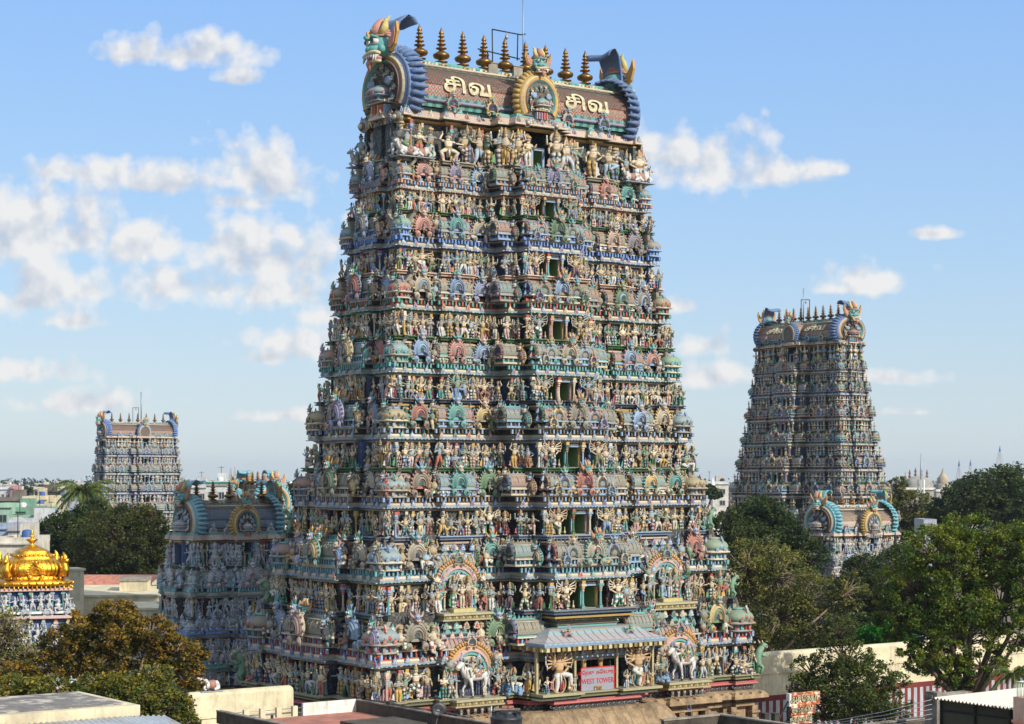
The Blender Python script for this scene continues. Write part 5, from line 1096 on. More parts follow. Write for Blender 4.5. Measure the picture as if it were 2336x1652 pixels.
# ---------------------------------------------------------------- temple rampart, both sides of the tallest tower
def rampart(label, u0, u1, v, z, stripes, slots):
    o = local((u0, -v, 0)); root = thing('rampart_wall', label, 'wall', o, AL); L = u1-u0; g = G()
    g.box((L/2, .6, z/2-.4), (L, 1.2, z-.8)); g.box((L/2, .58, z-.75), (L, 1.34, .12)); g.box((L/2, .6, z-.1), (L, 1.14, 1.2)); g.lathe([(.57, 0), (.57, L)], 12, c=(0, 0, 0)); V = g.V[-1]; g.V[-1] = np.c_[V[:, 2], .6+V[:, 0], z+.5+V[:, 1]*.45]
    obj('wall_body', g, 'plaster', root)
    d = G()
    for u, zz in slots: d.box((u-u0, -.01, zz), (.18, .06, .3), P_(40, 36, 30))
    if slots: obj('weep_hole', d, 'plain_col', root)
    if stripes:
        d = G(); zt = stripes; d.box((L/2, -.01, zt/2), (L, .04, zt), P_(112, 40, 34))
        for i in range(int(L/.7)): d.box((.35+i*.7, -.034, zt/2-.2), (.36, .02, zt-.4), tuple(np.array(P_(176, 176, 178))*(.8+.25*r.random())))
        obj('painted_stripes', d, 'flat_paint', root)
rampart('cream rampart with red and white striped base running behind the trees', 15.2, 82, 3., 8.7, 6.3, [(24, 7.0), (30, 7.4), (37, 7.2), (46, 7.2), (52, 7.6), (57, 7.0)])
rampart('cream rampart carrying the white bull and a floodlight', -62, -18.3, 3.4, 8.85, 0, [(-19.8, 7.9), (-28, 7.9)])
e = G(); bp = local((-23.7, -3.4+.6, 9.62)); e.put(BULL_L, BULL_PAL*np.array((1, 1, 1)), bp, AL, .84); tag(obj('bull_statue', e, STM), 'white recumbent bull statue on top of the cream rampart', 'statue')
fl = thing('floodlight', 'black floodlight fixed to the cream rampart below the white bull', 'lamp', local((-25.2, -3.35-.15, 7.9)), AL)
g = G(); g.box((0, -.1, .1), (.5, .3, .42), rz=.4); obj('lamp_box', g, 'dark_iron', fl); g = G(); g.tube([(0, .1, 0), (0, .1, .9)], .03, 5); g.tube([(-.3, .05, -.2), (.3, .05, -.2)], .03, 5); g.tube([(.05, .1, -.2), (.0, .1, -1.2), (-.3, .08, -2.2)], .012, 4); obj('bracket', g, 'dark_iron', fl)

# ---------------------------------------------------------------- houses: body, parapet, windows
def house(label, x0, x1, yt, Y, col, dep=10., rows=1, cols=2, rz=0., name='house', roof=None, win=P_(46, 50, 54), base=0., parapet=True, group=None):
    a, b = at(x0, yt, Y), at(x1, yt, Y); w = b[0]-a[0]; z = a[2]; cx = (a[0]+b[0])/2
    col = np.array(col); col = tuple((col*.72+col.mean()*.28)*.84); root = thing(name, label, "building", (cx, Y, 0), rz, group); g = G(); g.box((0, dep/2, (z+base)/2), (w, dep, z-base), col); obj('wall', g, 'flat_paint', root)
    if parapet:
        g = G(); h = .7
        for c, d in (((0, .1, z+h/2), (w+.1, .2, h)), ((0, dep-.1, z+h/2), (w+.1, .2, h)), ((-w/2+.1, dep/2, z+h/2), (.2, dep-.42, h)), ((w/2-.1, dep/2, z+h/2), (.2, dep-.42, h))): g.box(c, d, tuple(np.array(col)*1.04))
        g.box((0, -.12, z-.05), (w+.3, .5, .14), tuple(np.array(col)*.9)); obj('parapet', g, 'flat_paint', root)
    for i in range(rows):
        for j in range(cols):
            if w < 2: continue
            x = -w/2+w*(j+.5)/cols+r.normal(0, .1); zz = z-2.0-3.1*i; ww = min(1.3, w/cols*.45)
            f = G(); f.box((x, -.04, zz), (ww+.2, .12, 1.4), tuple(np.array(col)*.85)); wd = obj('window', f, 'flat_paint', root)
            p = G(); p.box((x, -.09, zz), (ww, .06, 1.2), win); p.box((x, -.13, zz), (.05, .04, 1.2), col); obj('pane', p, 'plain_col', wd)
    if parapet and w > 3:                                 # clutter of the flat roof: stair room, water tank, aerial
        g = G(); q = r.random(3); g.box(((q[0]-.5)*w*.5, dep*.6, z+1.1), (min(3., w*.35), 3., 2.2), tuple(np.array(col)*(.8+.3*q[1]))); obj('stair_room', g, 'flat_paint', root)
        g = G(); g.lathe([(.6, z+.1), (.62, z+1.2), (.5, z+1.4), (.2, z+1.5)], 10, pick(r, [P_(40, 42, 46), P_(60, 90, 140), P_(206, 206, 200)]), ((q[2]-.5)*w*.8, dep*.35, 0)); obj('roof_tank', g, 'plain_col', root)
        g = G(); g.tube([((q[1]-.5)*w*.8, dep*.5, z), ((q[1]-.5)*w*.8, dep*.5, z+3.5)], .05, 4); g.tube([((q[1]-.5)*w*.8-.6, dep*.5, z+3.2), ((q[1]-.5)*w*.8+.6, dep*.5, z+3.2)], .03, 4); obj('aerial', g, 'dark_iron', root)
    if roof is not None: rf = G(); rf.box((0, dep/2, z+.45), (w+.8, dep+.8, .22), roof); obj('roof', rf, 'flat_paint', root)
    return root, w, z
Hs = house
Hs('white house with a pink end wall at the edge of the far town', 0, 24, 1116, 520., P_(222, 220, 216), 14, 2, 2); Hs('narrow pink and cream stair tower beside the white house', 24, 32, 1114, 519., P_(206, 128, 124), 8, 1, 1)
Hs('long grey cement wall house with lattice openings', -10, 66, 1142, 400., P_(136, 124, 104), 12, 1, 2, win=P_(200, 200, 190))
Hs('tall pale yellow house above the green terrace house', 65, 107, 1139, 385., P_(226, 206, 150), 12, 0, 1); Hs('lower pale yellow house with a white door', 30, 136, 1158, 378., P_(226, 208, 156), 7, 1, 3)
Hs('mint green house with deep open verandas', 26, 107, 1166, 345., P_(120, 176, 140), 8, 1, 3, win=P_(24, 60, 44)); Hs('light green house at the edge of the far town', -12, 26, 1157, 342., P_(160, 200, 166), 8, 1, 1)
Hs('mint green parapet building over the stained white wall', 22, 134, 1184, 330., P_(140, 184, 150), 6, 0, 0)
Hs('stained white windowless wall building with an outside stair', 20, 132, 1191, 322., P_(204, 202, 196), 9, 0, 0)
Hs('cream rooftop room with one dark window', 77, 105, 1116, 600., P_(214, 206, 170), 9, 1, 1); Hs('cream rooftop room under a thin mast', 119, 139, 1113, 590., P_(214, 204, 172), 9, 0, 1); Hs('tan rooftop room beside the palm', 148, 169, 1109, 560., P_(204, 178, 142), 9, 0, 1)
Hs('grey shed with a dark sheet roof in the far town', 79, 140, 1126, 480., P_(120, 108, 84), 10, 1, 3, roof=P_(70, 70, 74))
Hs('plain white house left of the palm', 139, 166, 1129, 460., P_(226, 228, 230), 10, 1, 2); Hs('green house behind the palm trunk', 134, 170, 1139, 440., P_(150, 190, 150), 10, 0, 2); Hs('lilac house with a blue balcony', 134, 158, 1152, 425., P_(176, 180, 206), 9, 1, 2)
Hs('low blue-grey house in the far town', -10, 20, 1206, 300., P_(150, 170, 196), 9, 1, 1); Hs('grey flat-roofed house below the stair', 18, 46, 1210, 296., P_(176, 174, 172), 8, 0, 1)
Hs('cream hall with a painted arch behind the gilded shrine', -20, 66, 1240, 222., P_(224, 212, 184), 10, 0, 0)
Hs('white rooms with a green awning behind the small gate tower', 470, 520, 1106, 360., P_(222, 218, 206), 10, 1, 2, roof=P_(60, 140, 110)); Hs('pale house beyond the shaded gate tower', 410, 470, 1112, 420., P_(206, 200, 190), 10, 1, 3)
Hs('white house with a blue roof right of the tallest tower', 1590, 1612, 1112, 500., P_(206, 210, 216), 10, 1, 1, roof=P_(60, 110, 170)); Hs('cream two-storey house left of the second tallest tower', 1612, 1662, 1104, 520., P_(226, 218, 198), 10, 2, 2)
Hs('low pale blue shrine building behind the rampart', 1880, 2110, 1440, 200., P_(150, 170, 206), 10, 1, 6); Hs('low cream building among the trees', 1690, 1760, 1425, 196., P_(190, 170, 140), 9, 1, 2)
Hs('grey water-stained block among the right-hand trees', 2108, 2136, 1197, 250., P_(180, 180, 184), 6, 1, 1)
Hs('long far house right of the white domes', 2190, 2230, 1108, 640., P_(200, 196, 188), 10, 1, 4)
for i in range(26):                                       # the far edge of the town, each house its own
    rr = r.random(5); px = -20+i*27 if i < 26 else 0; Yd = 700+500*rr[0]; w = 12+16*rr[1]
    c = pick(r, [P_(214, 210, 200), P_(200, 190, 170), P_(190, 196, 204), P_(206, 180, 160), P_(180, 196, 180)])
    o, w_, z_ = Hs('distant flat-roofed town house on the horizon', px, px+w, 1103+10*rr[2], Yd, c, 12, 1 if rr[3] < .5 else 0, 2, group='distant town houses', name='town_house'); 
# ---------------------------------------------------------------- flat temple roofs behind the autumn tree
def block(name, label, cat, px0, px1, yt, yb, Y, dep, mat, rz=0., top=None):
    a, b = at(px0, yt, Y), at(px1, yb, Y); root = thing(name, label, cat, ((a[0]+b[0])/2, Y, 0), rz); g = G(); w = b[0]-a[0]
    g.box((0, dep/2, a[2]/2), (w, dep, a[2])); obj('wall', g, mat, root)
    g = G(); g.box((0, dep/2, a[2]+.09), (w+.24, dep+.24, .18)); obj('roof', g, top or mat, root); return root
block('temple_hall', 'long cream temple hall with a low flat roof behind the autumn tree', 'building', 60, 385, 1362, 1500, 172., 16, 'plaster', .12)
block('temple_hall', 'cream temple block beside the shaded gate tower', 'building', 282, 385, 1392, 1500, 160., 8, 'plaster', .12)
block('roof_room', 'small cream stair room with a grey slab on the temple roof', 'building', 273, 335, 1326, 1400, 178., 5, 'plaster', .12, 'old_concrete')
block('roof_wall', 'tall cream gable wall beside the gilded shrine', 'wall', 150, 192, 1302, 1400, 168., 2.5, 'plaster', .5)
block('temple_hall', 'low yellow hall next to the stair room', 'building', 350, 400, 1334, 1400, 186., 8, 'plaster', .12)
g = G(); p = at(290, 1345, 195.); L = 9.2; kk = 11
V = np.array([(x, 2.6*cos(t), 1.5*sin(t)) for x in (-L/2, L/2) for t in np.linspace(0, pi, kk)]); g.add(V+p, [(j, kk+j, kk+j+1, j+1) for j in range(kk-1)]+[tuple(range(kk))[::-1], tuple(range(kk, 2*kk))], smooth=True); g.box((p[0], p[1], p[2]/2), (L, 5.2, p[2])); tag(obj('vaulted_roof', g, 'terracotta'), 'brown vaulted roof under the dark bushy tree', 'roof')

# ---------------------------------------------------------------- gilded shrine
gY = 118.; gp = at(73, 1083, gY); gs = thing('gilded_shrine', 'gilded domed shrine on painted tiers at the far left', 'shrine', (gp[0], gY, 0), AL*.6)
zz = lambda py: at(0, py, gY)[2]; q = gY/F; rg_ = np.random.default_rng(3); GC = np.ones(3)
g = G(); ze = zz(1334)
g.lathe([(80*q, ze), (84*q, ze+.06), (82*q, ze+.28), (72*q, ze+.38), (66*q, ze+.42), (67*q, ze+.50), (60*q, ze+.54), (61*q, zz(1312)), (66*q, zz(1303)), (66*q, zz(1294)), (63*q, zz(1285)), (55*q, zz(1277)), (45*q, zz(1272)), (46*q, zz(1270)), (43*q, zz(1268)), (42*q, zz(1264)), (37*q, zz(1261)), (38*q, zz(1258)), (32*q, zz(1254)), (24*q, zz(1250)), (15*q, zz(1246)), (8*q, zz(1243))], 40, GC, sq=3.6, mat=5)
for k in range(4):
    for t in np.linspace(-.9, .9, 15): x, y, _ = face_at(k, t*78*q, 81*q, 0); g.lathe([(.03, 0), (.05, .12), (.01, .22)], 6, GC, (x, y, ze-.2), mat=5)
    for t in np.linspace(-.9, .9, 9):
        for D_, z_ in ((82*q, ze+.2), (64*q, ze+.48), (43*q, zz(1266))): x, y, _ = face_at(k, t*D_*.95, D_, 0); g.ball((x, y, z_), .085, GC, 6, 4, 5)
    for t in np.linspace(-.85, .85, 12):                  # fluting of the gilded dome
        P0 = [face_at(k, t*a*q, a*q*.985, zz(z_)) for a, z_ in ((61, 1312), (66.5, 1303), (66.5, 1294), (63, 1285), (55, 1277))]; g.tube(P0, .035, 5, GC, mat=5)
obj('gilded_dome', g, STM, gs)
for k in range(4):
    g = G(); T5 = ARCH; g.raw(xf(T5[0], face_at(k, 0, 66*q, zz(1318)), k*pi/2, .95), T5[1], T5[2], np.ones((len(T5[2]), 3)), np.full(len(T5[2]), 5), T5[5], T5[6]); obj('niche_arch', g, STM, gs)
    g = G(); x, y, _ = face_at(k, 62*q, 62*q, 0)
    g.tube([(x, y, zz(1310)), (x*1.06, y*1.06, zz(1296)), (x*1.02, y*1.02, zz(1280)), (x*1.05, y*1.05, zz(1268)), (x*.98, y*.98, zz(1258))], [.3, .26, .2, .14, .03], 8, GC, mat=5); g.ball((x*1.08, y*1.08, zz(1278)), .2, GC, 8, 5, 5); obj('corner_beast', g, STM, gs)
g = G(); g.lathe([(v[0]*.85, v[1]*.96) for v in ((.16, 0), (.14, .06), (.09, .10), (.40, .36), (.42, .40), (.12, .46), (.10, .52), (.20, .57), (.21, .61), (.1, .66), (.09, .72), (.15, .76), (.08, .82), (.11, .88), (.04, .96), (.002, 1.1))], 20, GC, (0, 0, zz(1243)-.05), mat=5); obj('finial', g, STM, gs)
KG = Kinds(gs); zb = ze-.25
for i, (zt_, h, w) in enumerate(((ze-.1, 1.55, 74*q), (ze-1.75, 1.9, 86*q), (ze-3.75, 2.1, 96*q), (ze-5.95, 2.2, 104*q))):
    g = G(); PP = np.array([(-w, -w), (w, -w), (w, w), (-w, w)])
    sweep(g, PP, [(-.2, zt_, WHITE, 3), (.12, zt_-.05, WHITE, 3), (.16, zt_-.16, PINK, 3), (-.1, zt_-.22, P_(220, 224, 230), 3), (-.25, zt_-.3, NAVY, 3), (-.25, zt_-h+.2, P_(70, 100, 150), 3), (.1, zt_-h+.15, SKY, 3), (.12, zt_-h, WHITE, 3), (-.3, zt_-h-.05, WHITE, 3)]); obj('storey', g, STM, gs)
    for k in (0, 1, 3):
        for t in np.linspace(-.9, .9, 8+i):
            e = G(); pal = stat_pal(rg_); pal = pal*.45+np.array(P_(222, 226, 230))*.55; e.put(pick(rg_, FIGS+GANAS), pal, face_at(k, t*w, w+.02, zt_-h+.18), k*pi/2, h*.56); KG.add('statue', e, h)
        for t in np.linspace(-.8, .8, 6): e = G(); e.put(PIL, pil_pal(rg_, TEAL), face_at(k, t*w, w-.1, zt_-h+.15), k*pi/2, (1., 1., h*.82)); KG.add('pilaster', e, .5)
        if i: 
            for t in np.linspace(-.85, .85, 4): e = G(); e.put(ARCH_S, np.clip(arch_pal(rg_)*.5+.4, 0, 1), face_at(k, t*w, w-.15, zt_-.1), k*pi/2, .62); KG.add('niche_arch', e, .6)
KG.emit()
g = G(); g.box((0, 0, (ze-8)/2), (2*104*q, 2*104*q, ze-8), WHITE, mat=3); obj('shrine_base', g, STM, gs)

# ---------------------------------------------------------------- near roofs
def frame(px, py, Y): p = at(px, py, Y); return p
# brick-paved terrace in front of the tower
C0 = at(815, 1597, 85.); zp = C0[2]; zf = zp-.5
te = thing('terrace_building', 'house terrace paved in faded red brick with black-stained parapets', 'building', (C0[0], C0[1], 0), AL)
g = G(); g.box((-3.4, -7, zf/2-.02), (6.9, 14., zf-.04)); obj('wall', g, 'old_concrete', te)
g = G(); g.box((-3.4, -7, zf), (6.6, 13.8, .03)); obj('terrace_floor', g, 'terracotta', te)
g = G(); g.box((.02, -7, zf+.25), (.2, 14, .5)); g.box((-6.77, -7, zf+.25), (.2, 14., .5)); obj('stained_parapet', g, 'black_concrete', te)
g = G(); g.box((.02, -7, zp+.02), (.26, 14, .05)); g.box((-6.77, -7, zp+.02), (.26, 14, .05)); obj('coping', g, 'old_concrete', te)
g = G(); g.box((-1.42, .0, zf+.27), (2.66, .14, .56)); obj('white_panel', g, 'white_paint', te)
for i in range(4): g = G(); g.box((-3.15-.78*i, 0, zf+.24), (.24, .16, .44)); obj('railing_post', g, 'plaster', te)
g = G()
for h in (.16, .36): g.tube([(-2.75, 0, zf+h), (-6.7, 0, zf+h)], .018, 5)
obj('railing_bar', g, 'grey_iron', te)
g = G(); g.box((-1.9, -5.2, zf+.12), (2.6, 2.6, .2)); obj('low_plinth', g, 'black_concrete', te)
g = G()
for i in range(5):
    a = .05*i; g.tube([(0.02+a, -.3, zp+.05), (.06+a, -2, zp+.10), (.0+a, -4, zp+.06), (.1+a, -6, zp+.12), (.04, -9, zp+.1)], .014, 4)
g.box((.06, -2.6, zp+.12), (.22, .3, .14)); tag(obj('cable_bundle', g, 'rope'), 'loose bundle of dark cables lying along the terrace parapet', 'cable').location = (C0[0], C0[1], 0); bpy.data.objects['cable_bundle'].rotation_euler = (0, 0, AL)
dp = at(1000, 1640, 79.6); ds = thing('satellite_dish', 'dark grey satellite dish on a white tripod above the terrace parapet', 'satellite dish', (dp[0], dp[1], zp), 0)
dz = at(0, 1620, 79.6)[2]-zp
g = G(); g.lathe([(.01, 0), (.18, .02), (.33, .08), (.335, .10), (.18, .045), (.01, .03)], 26); g.V[-1] = xf(xf(g.V[-1], rx=pi/2*.93), (0, .0, dz), .25); obj('dish', g, 'tank_plastic', ds)
g = G(); g.box((.0, -.09, dz), (.12, .01, .05), P_(150, 150, 150)); obj('badge', g, 'plain_col', ds)
g = G(); g.tube([(0, .05, dz), (0, .08, -.05), (.0, .08, -.1)], .025, 6); g.tube([(0, .08, .06), (.16, .0, -.42)], .016, 5); g.tube([(0, .08, .06), (-.1, -.1, -.42)], .016, 5); g.tube([(0, .08, .0), (.3, .1, -.1), (.42, 0, -.4)], .016, 5); obj('tripod', g, 'white_paint', ds)
# black water tank on the next roof
tp = at(1155, 1652, 72.); nb = thing('roof_building', 'flat-roofed house under the black water tank', 'building', (tp[0], tp[1], 0), AL); g = G(); g.box((0, 0, 6.05), (5, 5, 12.1)); obj('wall', g, 'old_concrete', nb)
tz = 12.1; tk = thing('water_tank', 'black plastic water tank with a plank and bricks on its lid', 'water tank', (tp[0], tp[1], tz), 0); th = at(0, 1623, 72.)[2]-tz
g = G(); R = .585; g.lathe([(R*.97, 0), (R, .04), (R, th-.66), (R*1.03, th-.62), (R*1.03, th-.56), (R, th-.52), (R, th-.30), (R*1.04, th-.27), (R*1.04, th-.22), (R*.96, th-.18), (R*.8, th-.10), (R*.62, th-.05), (.02, th-.02)], 40); obj('tank_body', g, 'tank_plastic', tk)
g = G(); g.lathe([(.34, th-.10), (.35, th-.02), (.30, th+.03), (.02, th+.05)], 28)
for a in range(8): g.box((.46*cos(a*pi/4), .46*sin(a*pi/4), th-.08), (.16, .07, .14), rz=a*pi/4)
obj('lid', g, 'tank_plastic', tk)
g = G(); g.box((.03, 0, th+.08), (.98, .30, .04)); g.box((-.3, .05, th+.14), (.05, .3, .09)); tag(obj('plank', g, 'old_concrete'), 'weathered plank lying across the water tank', 'plank').location = (tp[0], tp[1], tz)
for i, x in enumerate((-.06, .17)): g = G(); g.box((0, 0, .05), (.2, .11, .09), rz=.2*i); o = tag(obj('brick', g, 'terracotta'), 'red brick weighing down the plank on the water tank', 'brick', 'bricks on the water tank'); o.location = (tp[0]+x, tp[1], tz+th+.11)
g = G(); vp = at(1121, 1600, 72.); g.tube([(vp[0], 72., tz), (vp[0], 72., at(0, 1611, 72.)[2])], .022, 6); tag(obj('vent_pipe', g, 'white_paint'), 'thin white pipe standing beside the water tank', 'pipe')
# concrete slab roof and zinc sheet, lower left
A0 = at(178, 1577, 70.); zs = A0[2]; sl = thing('slab_roof', 'flat weathered concrete roof with whitewashed edges beside the green tree', 'building', (A0[0], A0[1], 0), AL)
g = G(); g.box((-4.9, -2.45, zs-.2), (10., 5.1, .36)); obj('slab', g, 'plaster', sl)
g = G(); g.box((-4.95, -2.4, zs), (9.4, 4.4, .03)); obj('slab_top', g, 'slab_top', sl)
g = G(); g.box((-4.9, -2.45, (zs-.4)/2), (9.6, 4.8, zs-.4)); obj('wall', g, 'plaster', sl)
def corrug(name, label, O, rz, nx, ny, lx, ly, along_x, mat, drop=(0, 0), amp=.035, pitch=.16, curve=0., parent=None):
    n = int((ly if along_x else lx)/pitch*6); g = G(); V = []; m = 10
    for i in range(n+1):
        for j in range(m+1):
            s, t = i/n, j/m; w = amp*sin(s*n/6*2*pi)
            x, y = (lx*t, -ly*s) if along_x else (lx*s, -ly*t)
            V.append((x, y, w+drop[0]*(x/lx)+drop[1]*(-y/ly)-curve*max(0, x/lx-.75)**2))
    V = np.array(V); N = len(V); Fs = [(i*(m+1)+j, (i+1)*(m+1)+j, (i+1)*(m+1)+j+1, i*(m+1)+j+1) for i in range(n) for j in range(m)]
    bd = [(j, 0) for j in range(1)]
    g.add(np.concatenate([V, V-(0, 0, .012)]), Fs+[tuple(N+x for x in f[::-1]) for f in Fs], smooth=True)
    o = obj(name, g, mat, parent); o.location = O; o.rotation_euler = (0, 0, rz)
    return tag(o, label, 'roof') if label else o
Z0 = np.array((A0[0], A0[1], 0))+np.array((.586*5.2-.81*7.6, -.81*5.2-.586*7.6, zs-.34))
corrug('zinc_sheet_roof', 'grey corrugated sheet roof just below the whitewashed slab', Z0, AL, 0, 0, 8.6, 4.2, False, 'zinc_sheet', (0, -.55), .035, .2, 1.6)
g = G(); bq = at(230, 1615, 66.); g.lathe([(.09, -.42), (.11, -.40), (.11, .42), (.09, .43)], 10); V = g.V[-1]; g.V[-1] = xf(V[:, [2, 0, 1]], bq, AL); tag(obj('clay_pipe', g, 'terracotta'), 'red clay pipe piece lying at the slab edge', 'pipe')
# sheet-roofed shed, lower right
S0 = at(2129, 1593, 80.); zs2 = S0[2]; sh = thing('roof_shed', 'shed with a pale corrugated cement roof in front of the striped wall', 'building', (S0[0], S0[1], 0), AL)
corrug('roof', None, (0, 0, zs2), 0, 0, 0, 6.2, 5.4, True, 'cement_sheet', (.05, -.05), .05, .19, 0, sh)
g = G(); g.box((.45, -2.7, (zs2-.1)/2), (.1, 5.1, zs2-.1), P_(70, 66, 48)); g.box((3.2, -.25, (zs2-.12)/2), (5.6, .1, zs2-.12), P_(90, 84, 70)); obj('wall', g, 'flat_paint', sh)
g = G()
for y in (-.1, -1.9, -3.7, -5.3): g.box((.38, y, (zs2-.1)/2), (.1, .1, zs2-.1))
g.box((.36, -2.7, zs2-.5), (.05, 5.2, .05)); obj('frame_post', g, 'dark_iron', sh)
pk = at(2131, 1578, 85.5); g = G(); g.box((0, 0, pk[2]/2), (.42, .7, pk[2])); g.box((1.0, .1, pk[2]-.2), (2.6, .5, .14)); o = tag(obj('concrete_pier', g, 'old_concrete'), 'grey concrete pier with a slab arm behind the corrugated shed roof', 'pier'); o.location = (pk[0], pk[1], 0); o.rotation_euler = (0, 0, AL)
pb = at(2316, 1590, 75.5); pi_ = thing('balcony_house', 'pinkish house corner with a pale green balcony railing', 'building', (pb[0], pb[1], 0), AL)
g = G(); g.box((2.5, -2., pb[2]/2), (5, 4.2, pb[2]), P_(206, 168, 144)); g.box((2.5, -2., pb[2]-.95), (5.1, 4.3, .1), P_(214, 150, 120)); obj('wall', g, 'flat_paint', pi_)
g = G()
for i in range(12): g.tube([(.05, -.1-i*.13, pb[2]), (.05, -.1-i*.13, pb[2]+.56)], .014, 5, P_(190, 206, 170)); g.tube([(.05+i*.13, -.05, pb[2]), (.05+i*.13, -.05, pb[2]+.56)], .014, 5, P_(190, 206, 170))
g.tube([(.05, -2, pb[2]+.58), (.05, -.05, pb[2]+.58), (2, -.05, pb[2]+.58)], .03, 6, P_(206, 214, 180)); obj('railing', g, 'plain_col', pi_)
# weathered parapets between sign and tower
def parapet(label, px, py, Y, lu, lv, h=.8):
    p = at(px, py, Y); z = p[2]; root = thing('roof_building', label, 'building', (p[0], p[1], 0), AL); g = G()
    g.box((-lu/2, -lv/2, (z-h)/2), (lu, lv, z-h)); obj('wall', g, 'old_concrete', root)
    g = G(); g.box((-lu/2, -.1, z-h/2), (lu, .2, h)); g.box((.0, -lv/2, z-h/2), (.2, lv, h)); obj('stained_parapet', g, 'black_concrete', root)
    g = G(); g.box((-lu/2, -.1, z+.03), (lu+.1, .28, .06)); g.box((.0, -lv/2, z+.034), (.28, lv+.1, .06)); obj('coping', g, 'old_concrete', root); return root
parapet('flat roof with a black-stained parapet below the carved sandstone base', 1640, 1631, 82., 3.2, 9)
parapet('peeling low parapet roof beside the corrugated shed', 2122, 1637, 88., 4.4, 8)
for i, px in enumerate((1745, 1768)):
    p = at(px, 1628, 84.); g = G(); g.box((0, 0, p[2]/2), (.24, .24, p[2])); g.box((0, 0, p[2]), (.28, .28, .06)); o = tag(obj('concrete_stub', g, 'black_concrete'), 'short dark concrete stub %s the rusted signboard' % ('farther from' if i == 0 else 'nearer to'), 'post'); o.location = (p[0], p[1], 0); o.rotation_euler = (0, 0, AL)
# rusted three-row signboard
rp = at(1805, 1583, 90.); rs = thing('rusted_signboard', 'rusted white three-row shop signboard with raised letters', 'sign', (rp[0], rp[1], rp[2]), AL)
for i, (w, z_, h, t) in enumerate(((1.86, -.29, .60, 'அசோகா'), (1.58, -.80, .40, 'சைக்கிள்'), (1.34, -1.24, .40, 'நிலையம்'))):
    g = G(); g.box((w/2, .1, z_), (w, .2, h)); b = obj('board', g, 'rusty_board', rs)
    words_on(b, t, .40 if i == 0 else .31, w*.44, -.012, z_+.02, 'dark_iron', .92, ext=.012, bold=.022); words_on(b, t, .40 if i == 0 else .31, w*.44, -.03, z_+.02, 'cream_letter', .92, ext=.02)
    for k in range(3): g = G(); g.tube([(w-.12, -.02, z_+h*.3-k*h*.3), (w+.03, -.05, z_+h*.3-k*h*.3)], .014, 4); obj('letter_pin', g, 'grey_iron', b)
g = G(); g.box((-.06, .1, -.29), (.12, .22, .60)); obj('side_panel', g, 'white_paint', rs)
g = G(); g.box((-.06, .12, -3.6), (.13, .13, 6.0)); g.box((.5, .16, -3.6), (.1, .1, 6.0)); obj('post', g, 'dark_iron', rs)
g = G(); g.tube([(-.1, .1, -.35), (-1.35, -.1, -1.75)], .045, 5); g.tube([(-.1, .1, -1.15), (-.5, .1, -1.5)], .03, 5); g.tube([(-.45, .05, -.75), (-.1, .1, -.9)], .02, 5); obj('brace', g, 'dark_iron', rs)
for i in range(5):
    a = at(1700+24*i, 1662-4*i, 88.); b = at(2126, 1596+11*i, 85.); m = (a+b)/2-(0, 0, .28); g = G(); g.tube([a, a*.75+b*.25-(0, 0, .21), m, a*.25+b*.75-(0, 0, .21), b], .014, 4); tag(obj('overhead_cable', g, 'grey_iron'), 'thin overhead cable slung across the striped wall', 'cable', 'cables over the striped wall')
g = G(); lp = at(1572, 1612, 128.); lamp = thing('hanging_lamp', 'small blue-shaded lamp hanging on a curved arm before the sandstone base', 'lamp', lp)
g.tube([(.35, .1, -3), (.1, 0, .1), (0, 0, .28), (-.1, 0, .2), (-.1, 0, -.1)], .022, 5); obj('arm', g, 'grey_iron', lamp); g = G(); g.lathe([(.02, .12), (.06, .1), (.2, 0), (.18, -.01), (.02, .08)], 12, P_(70, 76, 130), (-.1, 0, -.22)); obj('lamp_shade', g, 'plain_col', lamp)

# ---------------------------------------------------------------- far skyline
def hall(label, px, Y, w, yt, yb, fin):
    a = at(px, yt, Y); q = Y/F; root = thing('domed_hall', label, 'building', (a[0], Y, 0)); zt, zb = a[2], at(0, yb, Y)[2]; g = G(); h = zt-zb
    g.box((0, 0, zb/2), (w*q*1.05, w*q*.8, zb), P_(166, 160, 148)); g.box((0, -.2, zb-.4), (w*q*1.12, w*q*.86, .7), P_(226, 220, 204)); obj('wall', g, 'flat_paint', root)
    g = G(); g.lathe([(w*q*.5, zb), (w*q*.49, zb+h*.35), (w*q*.40, zb+h*.7), (w*q*.24, zb+h*.92), (.1, zt)], 24, P_(156, 152, 142), sq=3. if fin > 1 else None, sy=.8); obj('dome', g, 'flat_paint', root)
    for i in range(fin): g = G(); x = 0 if fin == 1 else (-.3+.6*i/(fin-1))*w*q; g.lathe([(.25, 0), (.5, .5), (.2, 1.), (.4, 1.5), (.05, 2.8)] if fin > 1 else [(1.6, -1), (1.7, .6), (1.2, 1.2), (.5, 2.2), (.1, 3.6)], 10, P_(130, 92, 76) if fin > 1 else P_(166, 150, 126), (x, 0, zt-.1-(.6 if fin > 1 and abs(i-1.5) > 1 else 0))); obj('finial', g, 'flat_paint', root)
hall('large cream hall with a flattened dome and a row of finials', 2095, 620., 66, 1086, 1112, 4); hall('small cream dome with a lantern on top', 2151, 560., 34, 1096, 1116, 1)
